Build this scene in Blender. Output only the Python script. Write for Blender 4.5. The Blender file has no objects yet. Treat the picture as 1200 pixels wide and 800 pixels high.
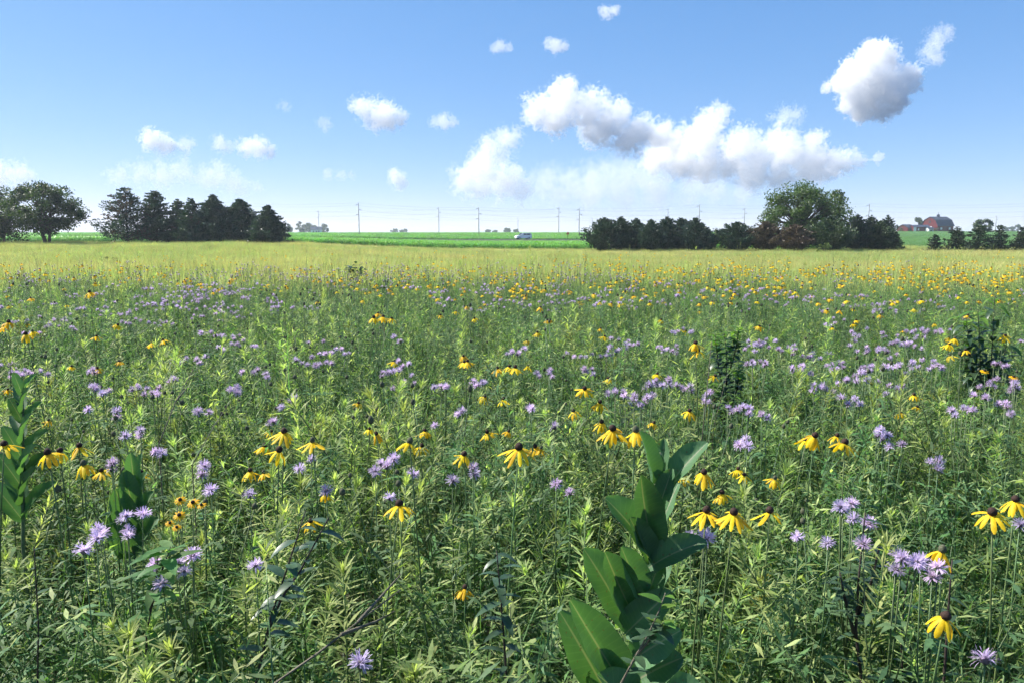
import bpy, bmesh, math, random
import numpy as np
from mathutils import Vector, Matrix, Euler

random.seed(7)
RNG = np.random.default_rng(7)
R = math.radians
SC = bpy.context.scene
COL = SC.collection

# ------------------------------------------------------------------ camera, sky, sun, exposure
F_PX = 866.0                      # focal length in pixels of the 1200x800 photograph
EYE = 1.62
PITCH = R(8.4)
cam_d = bpy.data.cameras.new('camera')
cam = bpy.data.objects.new('camera', cam_d)
COL.objects.link(cam)
cam.location = (0, 0, EYE)
cam.rotation_euler = (math.pi / 2 - PITCH, 0, 0)
cam_d.sensor_width = 36.0
cam_d.lens = F_PX / 1200 * 36.0
cam_d.clip_start = 0.05
cam_d.clip_end = 40000
SC.camera = cam

SUN_AZ = R(-70)                   # from +Y (view direction) towards the left
SUN_EL = R(45)
world = bpy.data.worlds.new('World')
SC.world = world
world.use_nodes = True
wn = world.node_tree.nodes
wl = world.node_tree.links
bg = wn['Background']
sky = wn.new('ShaderNodeTexSky')
sky.sky_type = 'NISHITA'
sky.sun_disc = False
sky.sun_elevation = SUN_EL
sky.sun_rotation = SUN_AZ
sky.altitude = 200
sky.air_density = 0.6
sky.dust_density = 0.0
sky.ozone_density = 4.0
# colour response of the phone camera to the sky, the same in every direction
sep = wn.new('ShaderNodeSeparateColor'); com = wn.new('ShaderNodeCombineColor')
wl.new(sky.outputs[0], sep.inputs[0])
for ch, (g_, k_) in enumerate(((.88, 1.33), (.60, 2.00), (.42, 3.34))):
    pw = wn.new('ShaderNodeMath'); pw.operation = 'POWER'; pw.inputs[1].default_value = g_
    ml = wn.new('ShaderNodeMath'); ml.operation = 'MULTIPLY'; ml.inputs[1].default_value = k_
    wl.new(sep.outputs[ch], pw.inputs[0]); wl.new(pw.outputs[0], ml.inputs[0]); wl.new(ml.outputs[0], com.inputs[ch])
wl.new(com.outputs[0], bg.inputs[0])
bg.inputs[1].default_value = 0.070

sun_d = bpy.data.lights.new('sun', 'SUN')
sun = bpy.data.objects.new('sun', sun_d)
COL.objects.link(sun)
sun_d.energy = 5.0
sun_d.angle = R(0.5)
sun_d.color = (1.0, 0.95, 0.86)
to_sun = Vector((math.sin(SUN_AZ) * math.cos(SUN_EL), math.cos(SUN_AZ) * math.cos(SUN_EL), math.sin(SUN_EL)))
sun.rotation_euler = to_sun.to_track_quat('Z', 'Y').to_euler()
sun.location = to_sun * 60

vs = SC.view_settings
vs.view_transform = 'Standard'
vs.look = 'None'
vs.gamma = 1.0
vs.use_curve_mapping = False
vs.exposure = 1.08
SC.render.engine = 'CYCLES'
cy = SC.cycles
cy.max_bounces = 12
cy.diffuse_bounces = 2
cy.glossy_bounces = 2
cy.transmission_bounces = 4
cy.volume_bounces = 9
cy.transparent_max_bounces = 8
cy.volume_step_rate = 1.0
cy.volume_max_steps = 256
cy.use_denoising = True
cy.use_adaptive_sampling = True
cy.adaptive_threshold = 0.03
cy.use_light_tree = False

# ------------------------------------------------------------------ helpers
def sst(a, b, x):
    t = np.clip((np.asarray(x, float) - a) / (b - a), 0, 1)
    return t * t * (3 - 2 * t)

CP, SP = math.cos(PITCH), math.sin(PITCH)
def ray(px, py):
    u = (px - 600) / F_PX
    v = (400 - py) / F_PX
    return Vector((u, CP + v * SP, -SP + v * CP))
def at(px, py, Y):
    """point that the photograph shows at a pixel, Y metres in front of the camera"""
    d = ray(px, py)
    t = Y / d.y
    return Vector((d.x * t, Y, EYE + d.z * t))
def z_at(py, Y):
    return at(600, py, Y).z

KY = [-200, 0, 25, 55, 85, 97, 180, 196, 206, 220, 350, 400, 6000]
KL = [0, 0, -.05, -.45, .08, -.1, -.25, -.2, -.2, -.2, .2, .35, .4]
KC = [0, 0, 0, -.72, -.75, -.85, -1.4, -.42, -.42, -1.1, .2, .35, .4]
KR = [0, 0, 0, -.72, -.75, -.5, .1, .2, .25, .35, 1.6, 1.7, 1.7]
def tz(x, y):
    x = np.asarray(x, float); y = np.asarray(y, float)
    u = x / np.maximum(y, 40.0)
    l, c, r = np.interp(y, KY, KL), np.interp(y, KY, KC), np.interp(y, KY, KR)
    a = sst(-0.36, -0.02, u); b = sst(0.34, 0.5, u)
    return (l * (1 - a) + c * a) * (1 - b) + r * b
def tzf(x, y):
    return float(tz(x, y))

def vnoise(x, y, seed=0, scale=1.0):
    """smooth value noise, 0..1"""
    x = np.asarray(x, float) / scale; y = np.asarray(y, float) / scale
    xi = np.floor(x).astype(np.int64); yi = np.floor(y).astype(np.int64)
    fx = x - xi; fy = y - yi
    fx = fx * fx * (3 - 2 * fx); fy = fy * fy * (3 - 2 * fy)
    def h(i, j):
        n = (i * 374761393 + j * 668265263 + seed * 1442695041) & 0x7fffffff
        n = ((n ^ (n >> 13)) * 1274126177) & 0x7fffffff
        return ((n ^ (n >> 16)) & 0xffff) / 65535.0
    return (h(xi, yi) * (1 - fx) + h(xi + 1, yi) * fx) * (1 - fy) + (h(xi, yi + 1) * (1 - fx) + h(xi + 1, yi + 1) * fx) * fy

class MB:
    """collects faces; build() links them as one mesh object"""
    def __init__(s):
        s.v = []; s.f = []; s.m = []
    def add(s, vs_, fs, mi=0):
        o = len(s.v)
        s.v.extend(vs_)
        for f in fs:
            s.f.append(tuple(i + o for i in f)); s.m.append(mi)
    def box(s, x0, x1, y0, y1, z0, z1, mi=0):
        s.add([(x0,y0,z0),(x1,y0,z0),(x1,y1,z0),(x0,y1,z0),(x0,y0,z1),(x1,y0,z1),(x1,y1,z1),(x0,y1,z1)],
              [(0,3,2,1),(4,5,6,7),(0,1,5,4),(1,2,6,5),(2,3,7,6),(3,0,4,7)], mi)
    def tube(s, pts, rad, n=5, mi=0, cap=True):
        pts = [Vector(p) for p in pts]
        k = len(pts)
        vv = []; ff = []
        ref = Vector((0.31, 0.95, 0.07))
        for i, p in enumerate(pts):
            t = (pts[min(i + 1, k - 1)] - pts[max(i - 1, 0)])
            if t.length < 1e-9: t = Vector((0, 0, 1))
            t.normalize()
            a = t.cross(ref)
            if a.length < .05: a = t.cross(Vector((1, 0, 0)))
            a.normalize(); b = t.cross(a)
            r = rad[i] if hasattr(rad, '__len__') else rad
            for j in range(n):
                q = 2 * math.pi * j / n
                vv.append(tuple(p + (a * math.cos(q) + b * math.sin(q)) * r))
        for i in range(k - 1):
            for j in range(n):
                ff.append((i*n + j, i*n + (j+1) % n, (i+1)*n + (j+1) % n, (i+1)*n + j))
        if cap:
            ff.append(tuple(range(n))[::-1]); ff.append(tuple((k-1)*n + j for j in range(n)))
        s.add(vv, ff, mi)
    def leaf(s, base, d, nrm, L, W, bend=0.3, nseg=3, mi=0, fold=0.0, prof=0.45, wav=0.0, tipw=0.0):
        """a strip leaf: base point, direction, upper-side normal; bends away from the normal along its length"""
        d = Vector(d).normalized(); nrm = Vector(nrm)
        nrm = (nrm - d * nrm.dot(d))
        if nrm.length < 1e-4: nrm = d.orthogonal()
        nrm.normalize()
        side = d.cross(nrm)
        p = Vector(base); vv = []; ff = []
        three = fold != 0.0
        for i in range(nseg + 1):
            t = i / nseg
            w = W * 0.5 * (math.sin(math.pi * min(1, t ** prof * 0.985 + 0.015)) ** 0.8 if t < 1 else tipw) + (W * .06 if i == 0 else 0)
            a = bend * t
            dd = d * math.cos(a) - nrm * math.sin(a)
            nn = nrm * math.cos(a) + d * math.sin(a)
            if i: p = p + dd * (L / nseg)
            q = p + nn * (math.sin(t * 9 + L * 40) * wav * W)
            if three:
                vv += [tuple(q - side * w * math.cos(fold) + nn * w * math.sin(fold)), tuple(q), tuple(q + side * w * math.cos(fold) + nn * w * math.sin(fold))]
            else:
                vv += [tuple(q - side * w), tuple(q + side * w)]
        k = 3 if three else 2
        for i in range(nseg):
            if three:
                ff += [(i*3, i*3+1, i*3+4, i*3+3), (i*3+1, i*3+2, i*3+5, i*3+4)]
            else:
                ff.append((i*2, i*2+1, i*2+3, i*2+2))
        s.add(vv, ff, mi)
    def mesh(s, name, mats, smooth=True):
        me = bpy.data.meshes.new(name)
        me.from_pydata([tuple(v) for v in s.v], [], s.f)
        for m in mats: me.materials.append(m)
        if len(mats) > 1: me.polygons.foreach_set('material_index', s.m)
        if smooth: me.polygons.foreach_set('use_smooth', [True] * len(me.polygons))
        me.update()
        return me
    def build(s, name, mats, parent=None, smooth=True):
        return obj(name, s.mesh(name, mats, smooth), parent)

def obj(name, me, parent=None, loc=None, rot=None, scl=None):
    o = bpy.data.objects.new(name, me)
    COL.objects.link(o)
    if parent is not None: o.parent = parent
    if loc is not None: o.location = loc
    if rot is not None: o.rotation_euler = rot
    if scl is not None: o.scale = scl if hasattr(scl, '__len__') else (scl,) * 3
    return o
def tag(o, label=None, cat=None, group=None, kind=None):
    if label: o['label'] = label
    if cat: o['category'] = cat
    if group: o['group'] = group
    if kind: o['kind'] = kind
    return o
def thing(name, label, cat, loc=(0, 0, 0), rz=0, group=None):
    o = bpy.data.objects.new(name, None)
    COL.objects.link(o)
    o.empty_display_size = 0.1
    o.location = loc; o.rotation_euler = (0, 0, rz)
    return tag(o, label, cat, group)

def quads_mesh(name, V, mats, mi=None):
    """V: (n,4,3) array of quads"""
    n = len(V)
    me = bpy.data.meshes.new(name)
    me.vertices.add(n * 4); me.loops.add(n * 4); me.polygons.add(n)
    me.vertices.foreach_set('co', np.ascontiguousarray(V, dtype=np.float32).ravel())
    me.loops.foreach_set('vertex_index', np.arange(n * 4, dtype=np.int32))
    me.polygons.foreach_set('loop_start', np.arange(0, n * 4, 4, dtype=np.int32))
    me.polygons.foreach_set('loop_total', np.full(n, 4, dtype=np.int32))
    for m in mats: me.materials.append(m)
    if mi is not None: me.polygons.foreach_set('material_index', np.asarray(mi, dtype=np.int32))
    me.update(calc_edges=True)
    me.validate()
    return me

# ------------------------------------------------------------------ materials
def new_mat(name):
    m = bpy.data.materials.new(name); m.use_nodes = True
    n = m.node_tree.nodes
    return m, n, m.node_tree.links, n['Principled BSDF'], n['Material Output']

def leaf_mat(name, col, trans=None, tfac=0.4, var=0.25, hue=0.03, rough=0.5, spec=0.35, grain=0.25, gscale=60.0, patch=None, vein=0):
    """leaf with light coming through it; every plant differs a little in tone"""
    m, n, l, b, out = new_mat(name)
    oi = n.new('ShaderNodeObjectInfo')
    hs = n.new('ShaderNodeHueSaturation')
    rgb = n.new('ShaderNodeRGB'); rgb.outputs[0].default_value = (*col, 1)
    src = rgb.outputs[0]
    if patch:                                   # plants of another tint growing in patches
        c2, psc, lo, hi = patch
        no = n.new('ShaderNodeTexNoise'); no.inputs['Scale'].default_value = psc; no.inputs['Detail'].default_value = 3
        l.new(oi.outputs['Location'], no.inputs['Vector'])
        mr = n.new('ShaderNodeMapRange'); mr.inputs[1].default_value = lo; mr.inputs[2].default_value = hi
        l.new(no.outputs[0], mr.inputs[0])
        mx = n.new('ShaderNodeMix'); mx.data_type = 'RGBA'
        l.new(mr.outputs[0], mx.inputs[0]); l.new(src, mx.inputs[6]); mx.inputs[7].default_value = (*c2, 1)
        src = mx.outputs[2]
    mh = n.new('ShaderNodeMapRange'); mh.inputs[3].default_value = 0.5 - hue; mh.inputs[4].default_value = 0.5 + hue
    l.new(oi.outputs['Random'], mh.inputs[0]); l.new(mh.outputs[0], hs.inputs['Hue'])
    mul = n.new('ShaderNodeMath'); mul.operation = 'MULTIPLY'; mul.inputs[1].default_value = 7.31
    fr = n.new('ShaderNodeMath'); fr.operation = 'FRACT'
    l.new(oi.outputs['Random'], mul.inputs[0]); l.new(mul.outputs[0], fr.inputs[0])
    mv = n.new('ShaderNodeMapRange'); mv.inputs[3].default_value = 1 - var; mv.inputs[4].default_value = 1 + var
    l.new(fr.outputs[0], mv.inputs[0])
    tc = n.new('ShaderNodeTexCoord')
    gn_ = n.new('ShaderNodeTexNoise'); gn_.inputs['Scale'].default_value = gscale; gn_.inputs['Detail'].default_value = 2
    l.new(tc.outputs['Object'], gn_.inputs['Vector'])
    mg = n.new('ShaderNodeMapRange'); mg.inputs[1].default_value = .3; mg.inputs[2].default_value = .7
    mg.inputs[3].default_value = 1 - grain; mg.inputs[4].default_value = 1 + grain
    l.new(gn_.outputs[0], mg.inputs[0])
    mm = n.new('ShaderNodeMath'); mm.operation = 'MULTIPLY'
    l.new(mv.outputs[0], mm.inputs[0]); l.new(mg.outputs[0], mm.inputs[1])
    l.new(mm.outputs[0], hs.inputs['Value'])
    l.new(src, hs.inputs['Color'])
    l.new(hs.outputs[0], b.inputs['Base Color'])
    b.inputs['Roughness'].default_value = rough
    b.inputs['Specular IOR Level'].default_value = spec
    if tfac > 0:
        tr = n.new('ShaderNodeBsdfTranslucent')
        if trans is None: trans = (min(1, 1.5), 1.45, 0.55)
        mt = n.new('ShaderNodeMix'); mt.data_type = 'RGBA'; mt.blend_type = 'MULTIPLY'; mt.inputs[0].default_value = 1
        l.new(hs.outputs[0], mt.inputs[6]); mt.inputs[7].default_value = (*trans, 1)
        l.new(mt.outputs[2], tr.inputs['Color'])
        ms = n.new('ShaderNodeMixShader'); ms.inputs[0].default_value = tfac
        l.new(b.outputs[0], ms.inputs[1]); l.new(tr.outputs[0], ms.inputs[2])
        l.new(ms.outputs[0], out.inputs['Surface'])
    return m

def plain_mat(name, col, rough=0.7, spec=0.3, noise=0.2, scale=8.0, bump=0.0, metal=0.0):
    m, n, l, b, out = new_mat(name)
    tc = n.new('ShaderNodeTexCoord')
    no = n.new('ShaderNodeTexNoise'); no.inputs['Scale'].default_value = scale; no.inputs['Detail'].default_value = 4
    l.new(tc.outputs['Object'], no.inputs['Vector'])
    mr = n.new('ShaderNodeMapRange'); mr.inputs[1].default_value = .3; mr.inputs[2].default_value = .7
    mr.inputs[3].default_value = 1 - noise; mr.inputs[4].default_value = 1 + noise
    l.new(no.outputs[0], mr.inputs[0])
    hs = n.new('ShaderNodeHueSaturation'); hs.inputs['Color'].default_value = (*col, 1)
    l.new(mr.outputs[0], hs.inputs['Value'])
    l.new(hs.outputs[0], b.inputs['Base Color'])
    b.inputs['Roughness'].default_value = rough
    b.inputs['Specular IOR Level'].default_value = spec
    b.inputs['Metallic'].default_value = metal
    if bump:
        bp = n.new('ShaderNodeBump'); bp.inputs['Strength'].default_value = bump
        l.new(no.outputs[0], bp.inputs['Height']); l.new(bp.outputs[0], b.inputs['Normal'])
    return m

TR = (1.4, 1.58, 0.68)
M = {}
M['gold_leaf'] = leaf_mat('goldenrod_leaf', (0.165, 0.245, 0.078), TR, .48, .30, .03, .55, .24)
M['gold_tip'] = leaf_mat('goldenrod_young_leaf', (0.38, 0.45, 0.18), TR, .48, .22, .02, .55, .24)
M['gold_bud'] = leaf_mat('goldenrod_bud', (0.26, 0.26, 0.045), TR, .3, .2, .02, .7, .2)
M['forb_leaf'] = leaf_mat('forb_leaf', (0.118, 0.215, 0.078), TR, .48, .30, .03, .55, .24)
M['berg_leaf'] = leaf_mat('bergamot_leaf', (0.125, 0.210, 0.098), TR, .48, .30, .03, .55, .24)
M['broad_leaf'] = leaf_mat('broad_leaf', (0.105, 0.195, 0.058), TR, .48, .25, .02, .55, .24)
M['grass'] = leaf_mat('grass_blade', (0.130, 0.225, 0.090), TR, .48, .30, .03, .55, .24)
M['blue_grass'] = leaf_mat('blue_green_blade', (0.112, 0.190, 0.112), TR, .48, .3, .03, .55, .24)
M['gold_grass'] = leaf_mat('golden_grass', (0.48, 0.50, 0.21), (1.25, 1.3, .65), .45, .22, .025, .6, .2, patch=((0.36, 0.46, 0.17), 0.05, .40, .56))
M['dry_grass'] = leaf_mat('dry_grass', (0.48, 0.40, 0.17), (1.3, 1.2, .7), .3, .25, .02, .7, .15)
M['stem'] = leaf_mat('green_stem', (0.095, 0.150, 0.055), TR, 0, .3, .03, .5, .35)
M['dark_stem'] = plain_mat('dark_woody_stem', (0.045, 0.032, 0.030), .7, .3, .35, 40)
M['twig'] = plain_mat('grey_twig', (0.12, 0.105, 0.075), .75, .3, .35, 40)
M['petal'] = leaf_mat('yellow_petal', (0.86, 0.60, 0.022), (1.1, 1.0, .5), .42, .16, .016, .55, .25, .12, 90)
M['petal_orange'] = leaf_mat('orange_petal', (0.84, 0.47, 0.010), (1.1, 1.0, .5), .4, .08, .01, .55, .25, .12, 90)
M['cone'] = plain_mat('cone_brown', (0.040, 0.022, 0.016), .8, .25, .6, 700, .6)
M['cone_green'] = plain_mat('cone_grey_green', (0.085, 0.090, 0.055), .85, .2, .4, 500, .5)
M['floret'] = leaf_mat('lavender_floret', (0.62, 0.51, 0.70), (1.12, 1.05, 1.08), .40, .25, .03, .6, .2, .2, 200)
M['bract'] = leaf_mat('bergamot_bract', (0.14, 0.11, 0.13), TR, .2, .3, .05, .6, .3)
M['milk_leaf'] = None
M['soil'] = None

def milkweed_mat():
    m, n, l, b, out = new_mat('milkweed_leaf')
    uv = n.new('ShaderNodeAttribute'); uv.attribute_name = 'leafuv'
    sep = n.new('ShaderNodeSeparateXYZ'); l.new(uv.outputs['Vector'], sep.inputs[0])
    ab = n.new('ShaderNodeMath'); ab.operation = 'ABSOLUTE'; l.new(sep.outputs[0], ab.inputs[0])
    # side veins run out from the midrib
    sv = n.new('ShaderNodeMath'); sv.operation = 'MULTIPLY_ADD'; sv.inputs[1].default_value = -0.16
    l.new(ab.outputs[0], sv.inputs[0]); l.new(sep.outputs[1], sv.inputs[2])
    ml = n.new('ShaderNodeMath'); ml.operation = 'MULTIPLY'; ml.inputs[1].default_value = 88.0; l.new(sv.outputs[0], ml.inputs[0])
    sn = n.new('ShaderNodeMath'); sn.operation = 'SINE'; l.new(ml.outputs[0], sn.inputs[0])
    vr = n.new('ShaderNodeMapRange'); vr.inputs[1].default_value = .72; vr.inputs[2].default_value = 1.0; l.new(sn.outputs[0], vr.inputs[0])
    mid = n.new('ShaderNodeMapRange'); mid.inputs[1].default_value = .07; mid.inputs[2].default_value = .02; l.new(ab.outputs[0], mid.inputs[0])
    tc = n.new('ShaderNodeTexCoord')
    no = n.new('ShaderNodeTexNoise'); no.inputs['Scale'].default_value = 26; no.inputs['Detail'].default_value = 8; no.inputs['Roughness'].default_value = .7
    l.new(tc.outputs['Object'], no.inputs['Vector'])
    c1 = n.new('ShaderNodeMix'); c1.data_type = 'RGBA'
    c1.inputs[6].default_value = (0.054, 0.132, 0.062, 1); c1.inputs[7].default_value = (0.092, 0.185, 0.080, 1)
    l.new(no.outputs[0], c1.inputs[0])
    vm = n.new('ShaderNodeMath'); vm.operation = 'MULTIPLY'; vm.inputs[1].default_value = .28; l.new(vr.outputs[0], vm.inputs[0])
    c2 = n.new('ShaderNodeMix'); c2.data_type = 'RGBA'; l.new(vm.outputs[0], c2.inputs[0]); l.new(c1.outputs[2], c2.inputs[6]); c2.inputs[7].default_value = (0.12, 0.22, 0.10, 1)
    c3 = n.new('ShaderNodeMix'); c3.data_type = 'RGBA'; l.new(mid.outputs[0], c3.inputs[0]); l.new(c2.outputs[2], c3.inputs[6]); c3.inputs[7].default_value = (0.20, 0.23, 0.14, 1)
    oi = n.new('ShaderNodeObjectInfo'); mv = n.new('ShaderNodeMapRange'); mv.inputs[3].default_value = .78; mv.inputs[4].default_value = 1.25; l.new(oi.outputs['Random'], mv.inputs[0])
    sp = n.new('ShaderNodeTexVoronoi'); sp.inputs['Scale'].default_value = 70; l.new(tc.outputs['Object'], sp.inputs['Vector'])
    sr = n.new('ShaderNodeMapRange'); sr.inputs[1].default_value = .10; sr.inputs[2].default_value = .16; l.new(sp.outputs['Distance'], sr.inputs[0])
    c4 = n.new('ShaderNodeMix'); c4.data_type = 'RGBA'; l.new(sr.outputs[0], c4.inputs[0]); c4.inputs[6].default_value = (0.10, 0.11, 0.05, 1); l.new(c3.outputs[2], c4.inputs[7])
    hs = n.new('ShaderNodeHueSaturation'); l.new(mv.outputs[0], hs.inputs['Value']); l.new(c4.outputs[2], hs.inputs['Color'])
    l.new(hs.outputs[0], b.inputs['Base Color'])
    b.inputs['Roughness'].default_value = .58; b.inputs['Specular IOR Level'].default_value = .35
    bp = n.new('ShaderNodeBump'); bp.inputs['Strength'].default_value = .06; bp.inputs['Distance'].default_value = .002
    l.new(sn.outputs[0], bp.inputs['Height']); l.new(bp.outputs[0], b.inputs['Normal'])
    tr = n.new('ShaderNodeBsdfTranslucent')
    mt = n.new('ShaderNodeMix'); mt.data_type = 'RGBA'; mt.blend_type = 'MULTIPLY'; mt.inputs[0].default_value = 1
    l.new(hs.outputs[0], mt.inputs[6]); mt.inputs[7].default_value = (1.5, 1.7, .55, 1)
    l.new(mt.outputs[2], tr.inputs['Color'])
    ms = n.new('ShaderNodeMixShader'); ms.inputs[0].default_value = .3
    l.new(b.outputs[0], ms.inputs[1]); l.new(tr.outputs[0], ms.inputs[2]); l.new(ms.outputs[0], out.inputs['Surface'])
    return m
M['milk_leaf'] = milkweed_mat()

def soil_mat():
    m, n, l, b, out = new_mat('meadow_soil')
    tc = n.new('ShaderNodeTexCoord')
    no = n.new('ShaderNodeTexNoise'); no.inputs['Scale'].default_value = 9; no.inputs['Detail'].default_value = 8
    l.new(tc.outputs['Object'], no.inputs['Vector'])
    cr = n.new('ShaderNodeValToRGB')
    cr.color_ramp.elements[0].position = .35; cr.color_ramp.elements[0].color = (0.022, 0.024, 0.012, 1)
    cr.color_ramp.elements[1].position = .7; cr.color_ramp.elements[1].color = (0.085, 0.085, 0.035, 1)
    l.new(no.outputs[0], cr.inputs[0]); l.new(cr.outputs[0], b.inputs['Base Color'])
    b.inputs['Roughness'].default_value = .95
    bp = n.new('ShaderNodeBump'); bp.inputs['Strength'].default_value = .5; l.new(no.outputs[0], bp.inputs['Height']); l.new(bp.outputs[0], b.inputs['Normal'])
    return m
M['soil'] = soil_mat()
M['crop_ground'] = plain_mat('crop_field_green', (0.075, 0.165, 0.045), .9, .1, .35, .35)
M['far_ground'] = plain_mat('far_field', (0.12, 0.16, 0.06), .9, .1, .3, .01)
M['wheat'] = plain_mat('ripe_grain_field', (0.33, 0.27, 0.12), .9, .1, .2, .02)
M['road'] = plain_mat('road_asphalt', (0.06, 0.06, 0.058), .9, .2, .2, 2)
M['crop'] = leaf_mat('crop_leaf', (0.20, 0.42, 0.08), (1.2, 1.4, .5), .30, .22, .02, .4, .4)
M['bean'] = leaf_mat('bean_leaf', (0.13, 0.24, 0.10), (1.4, 1.6, .6), .35, .2, .02, .5, .3)

# ------------------------------------------------------------------ setting: ground, fields, road
def sheet(name, ys, us, mat, dz=0.0, xf=None, kind='structure'):
    V = []; Fc = []
    for y in ys:
        for u in us:
            x = u * max(y, 40.0) if xf is None else xf(u, y)
            V.append((x, y, tzf(x, y) + dz))
    nu = len(us)
    for i in range(len(ys) - 1):
        for j in range(nu - 1):
            a = i * nu + j
            Fc.append((a, a + 1, a + nu + 1, a + nu))
    me = bpy.data.meshes.new(name); me.from_pydata(V, [], Fc); me.materials.append(mat)
    me.polygons.foreach_set('use_smooth', [True] * len(me.polygons)); me.update()
    o = obj(name, me); o['kind'] = kind
    return o
us_all = list(np.linspace(-2.2, 2.2, 89))
sheet('ground', [-60, -30, -12, -4, 0, 2, 4, 6, 8, 10, 13, 16, 20, 25, 32, 40, 50, 60, 70, 78, 85, 91, 97, 110, 130, 150, 165, 180, 188, 196, 206, 213, 220, 250, 300, 350, 400, 600, 1000, 1800, 2600], us_all, M['soil'])
sheet('crop_field', [98, 110, 130, 150, 165, 180], list(np.linspace(-1.2, .42, 50)), M['crop_ground'], .05)
sheet('road', [199.6, 201.5, 203.4], list(np.linspace(-1.6, 1.6, 60)), M['road'], .05)
sheet('crop_field.001', [218, 240, 270, 300, 350, 400, 560], list(np.linspace(-1.2, .42, 50)), M['crop_ground'], .05)
sheet('bean_field', [104, 120, 150, 180, 196], list(np.linspace(.425, 1.2, 30)), M['crop_ground'], .05)
sheet('bean_field.001', [208, 240, 300, 350, 400, 560], list(np.linspace(.425, 1.2, 30)), M['crop_ground'], .05)
sheet('grain_field', [563, 700, 900], list(np.linspace(-.3, .6, 30)), M['wheat'], .05)
sheet('far_pasture', [905, 1300, 1800, 2600], list(np.linspace(-1.6, 1.6, 30)), M['far_ground'], .05)

# ------------------------------------------------------------------ clouds (volumes in the sky)
def cloud_mat(name, puffs, dens, nscale, namp, soft, seed):
    m = bpy.data.materials.new(name); m.use_nodes = True
    n = m.node_tree.nodes; l = m.node_tree.links
    n.remove(n['Principled BSDF']); out = n['Material Output']
    tc = n.new('ShaderNodeTexCoord')
    acc = None
    for (x, y, z, r) in puffs:
        dd = n.new('ShaderNodeVectorMath'); dd.operation = 'DISTANCE'
        l.new(tc.outputs['Object'], dd.inputs[0]); dd.inputs[1].default_value = (x, y, z)
        f = n.new('ShaderNodeMath'); f.operation = 'MULTIPLY_ADD'; f.inputs[1].default_value = -1.0 / r; f.inputs[2].default_value = 1.0
        l.new(dd.outputs['Value'], f.inputs[0])
        if acc is None: acc = f.outputs[0]
        else:
            mx = n.new('ShaderNodeMath'); mx.operation = 'SMOOTH_MAX'; mx.inputs[2].default_value = .2
            l.new(acc, mx.inputs[0]); l.new(f.outputs[0], mx.inputs[1]); acc = mx.outputs[0]
    mp = n.new('ShaderNodeMapping'); mp.inputs['Location'].default_value = (seed * 13.7, seed * 5.1, seed * 3.3)
    l.new(tc.outputs['Object'], mp.inputs['Vector'])
    no = n.new('ShaderNodeTexNoise'); no.inputs['Scale'].default_value = nscale; no.inputs['Detail'].default_value = 6; no.inputs['Roughness'].default_value = .66; no.inputs['Distortion'].default_value = .5
    l.new(mp.outputs[0], no.inputs['Vector'])
    na = n.new('ShaderNodeMath'); na.operation = 'MULTIPLY_ADD'; na.inputs[1].default_value = namp; na.inputs[2].default_value = -namp * 0.56
    l.new(no.outputs[0], na.inputs[0])
    n2 = n.new('ShaderNodeTexNoise'); n2.inputs['Scale'].default_value = nscale * 3.3; n2.inputs['Detail'].default_value = 3
    l.new(mp.outputs[0], n2.inputs['Vector'])
    nb_ = n.new('ShaderNodeMath'); nb_.operation = 'MULTIPLY_ADD'; nb_.inputs[1].default_value = namp * .55; l.new(n2.outputs[0], nb_.inputs[0])
    sh = n.new('ShaderNodeMath'); sh.operation = 'SUBTRACT'; sh.inputs[1].default_value = namp * .275; l.new(na.outputs[0], sh.inputs[0]); l.new(sh.outputs[0], nb_.inputs[2])
    ad = n.new('ShaderNodeMath'); ad.operation = 'ADD'; l.new(acc, ad.inputs[0]); l.new(nb_.outputs[0], ad.inputs[1])
    mr = n.new('ShaderNodeMapRange'); mr.inputs[1].default_value = 0.0; mr.inputs[2].default_value = soft; mr.inputs[3].default_value = 0; mr.inputs[4].default_value = dens
    mr.interpolation_type = 'SMOOTHSTEP'
    l.new(ad.outputs[0], mr.inputs[0])
    vol = n.new('ShaderNodeVolumeScatter'); vol.inputs['Color'].default_value = (.968, .972, .982, 1); vol.inputs['Anisotropy'].default_value = .0
    l.new(mr.outputs[0], vol.inputs['Density'])
    l.new(vol.outputs[0], out.inputs['Volume'])
    m.cycles.volume_step_rate = 0.32 if len(puffs) > 6 else 0.15
    return m

def cloud(label, puffs, dens=0.02, nscale=.07, namp=1.1, soft=.25, D=7000, seed=1, voxel=None, grow=1.12):
    """puffs: (px, py, r_px) in the photograph; the cloud stands D metres away at that size"""
    namp *= 2.45; nscale *= 1.05; soft *= .75; dens *= (.5 if len(puffs) > 6 else .85)
    puffs = [(a, b, r * grow) for a, b, r in puffs]
    s = D / F_PX
    cx = sum(p[0] for p in puffs) / len(puffs); cyy = sum(p[1] for p in puffs) / len(puffs)
    c = at(cx, cyy, D)
    rs = random.Random(seed)
    loc = []
    mb = bmesh.new()
    for (px, py, r) in puffs:
        q = at(px, py, D) - c
        p = (q.x / s, rs.uniform(-.5, .5) * r, q.z / s)
        loc.append((*p, r))
        bmesh.ops.create_icosphere(mb, subdivisions=2, radius=r * 1.36, matrix=Matrix.Translation(p))
    me = bpy.data.meshes.new('cloud'); mb.to_mesh(me); mb.free()
    me.materials.append(cloud_mat('cloud_vapour', loc, dens, nscale, namp, soft, seed))
    o = obj('cloud', me, loc=c, scl=s)
    md = o.modifiers.new('remesh', 'REMESH'); md.mode = 'VOXEL'; md.voxel_size = (voxel or max(1.2, min(p[2] for p in puffs) * .22))
    tag(o, label, 'cloud', 'white clouds in the blue sky')
    return o

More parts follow.
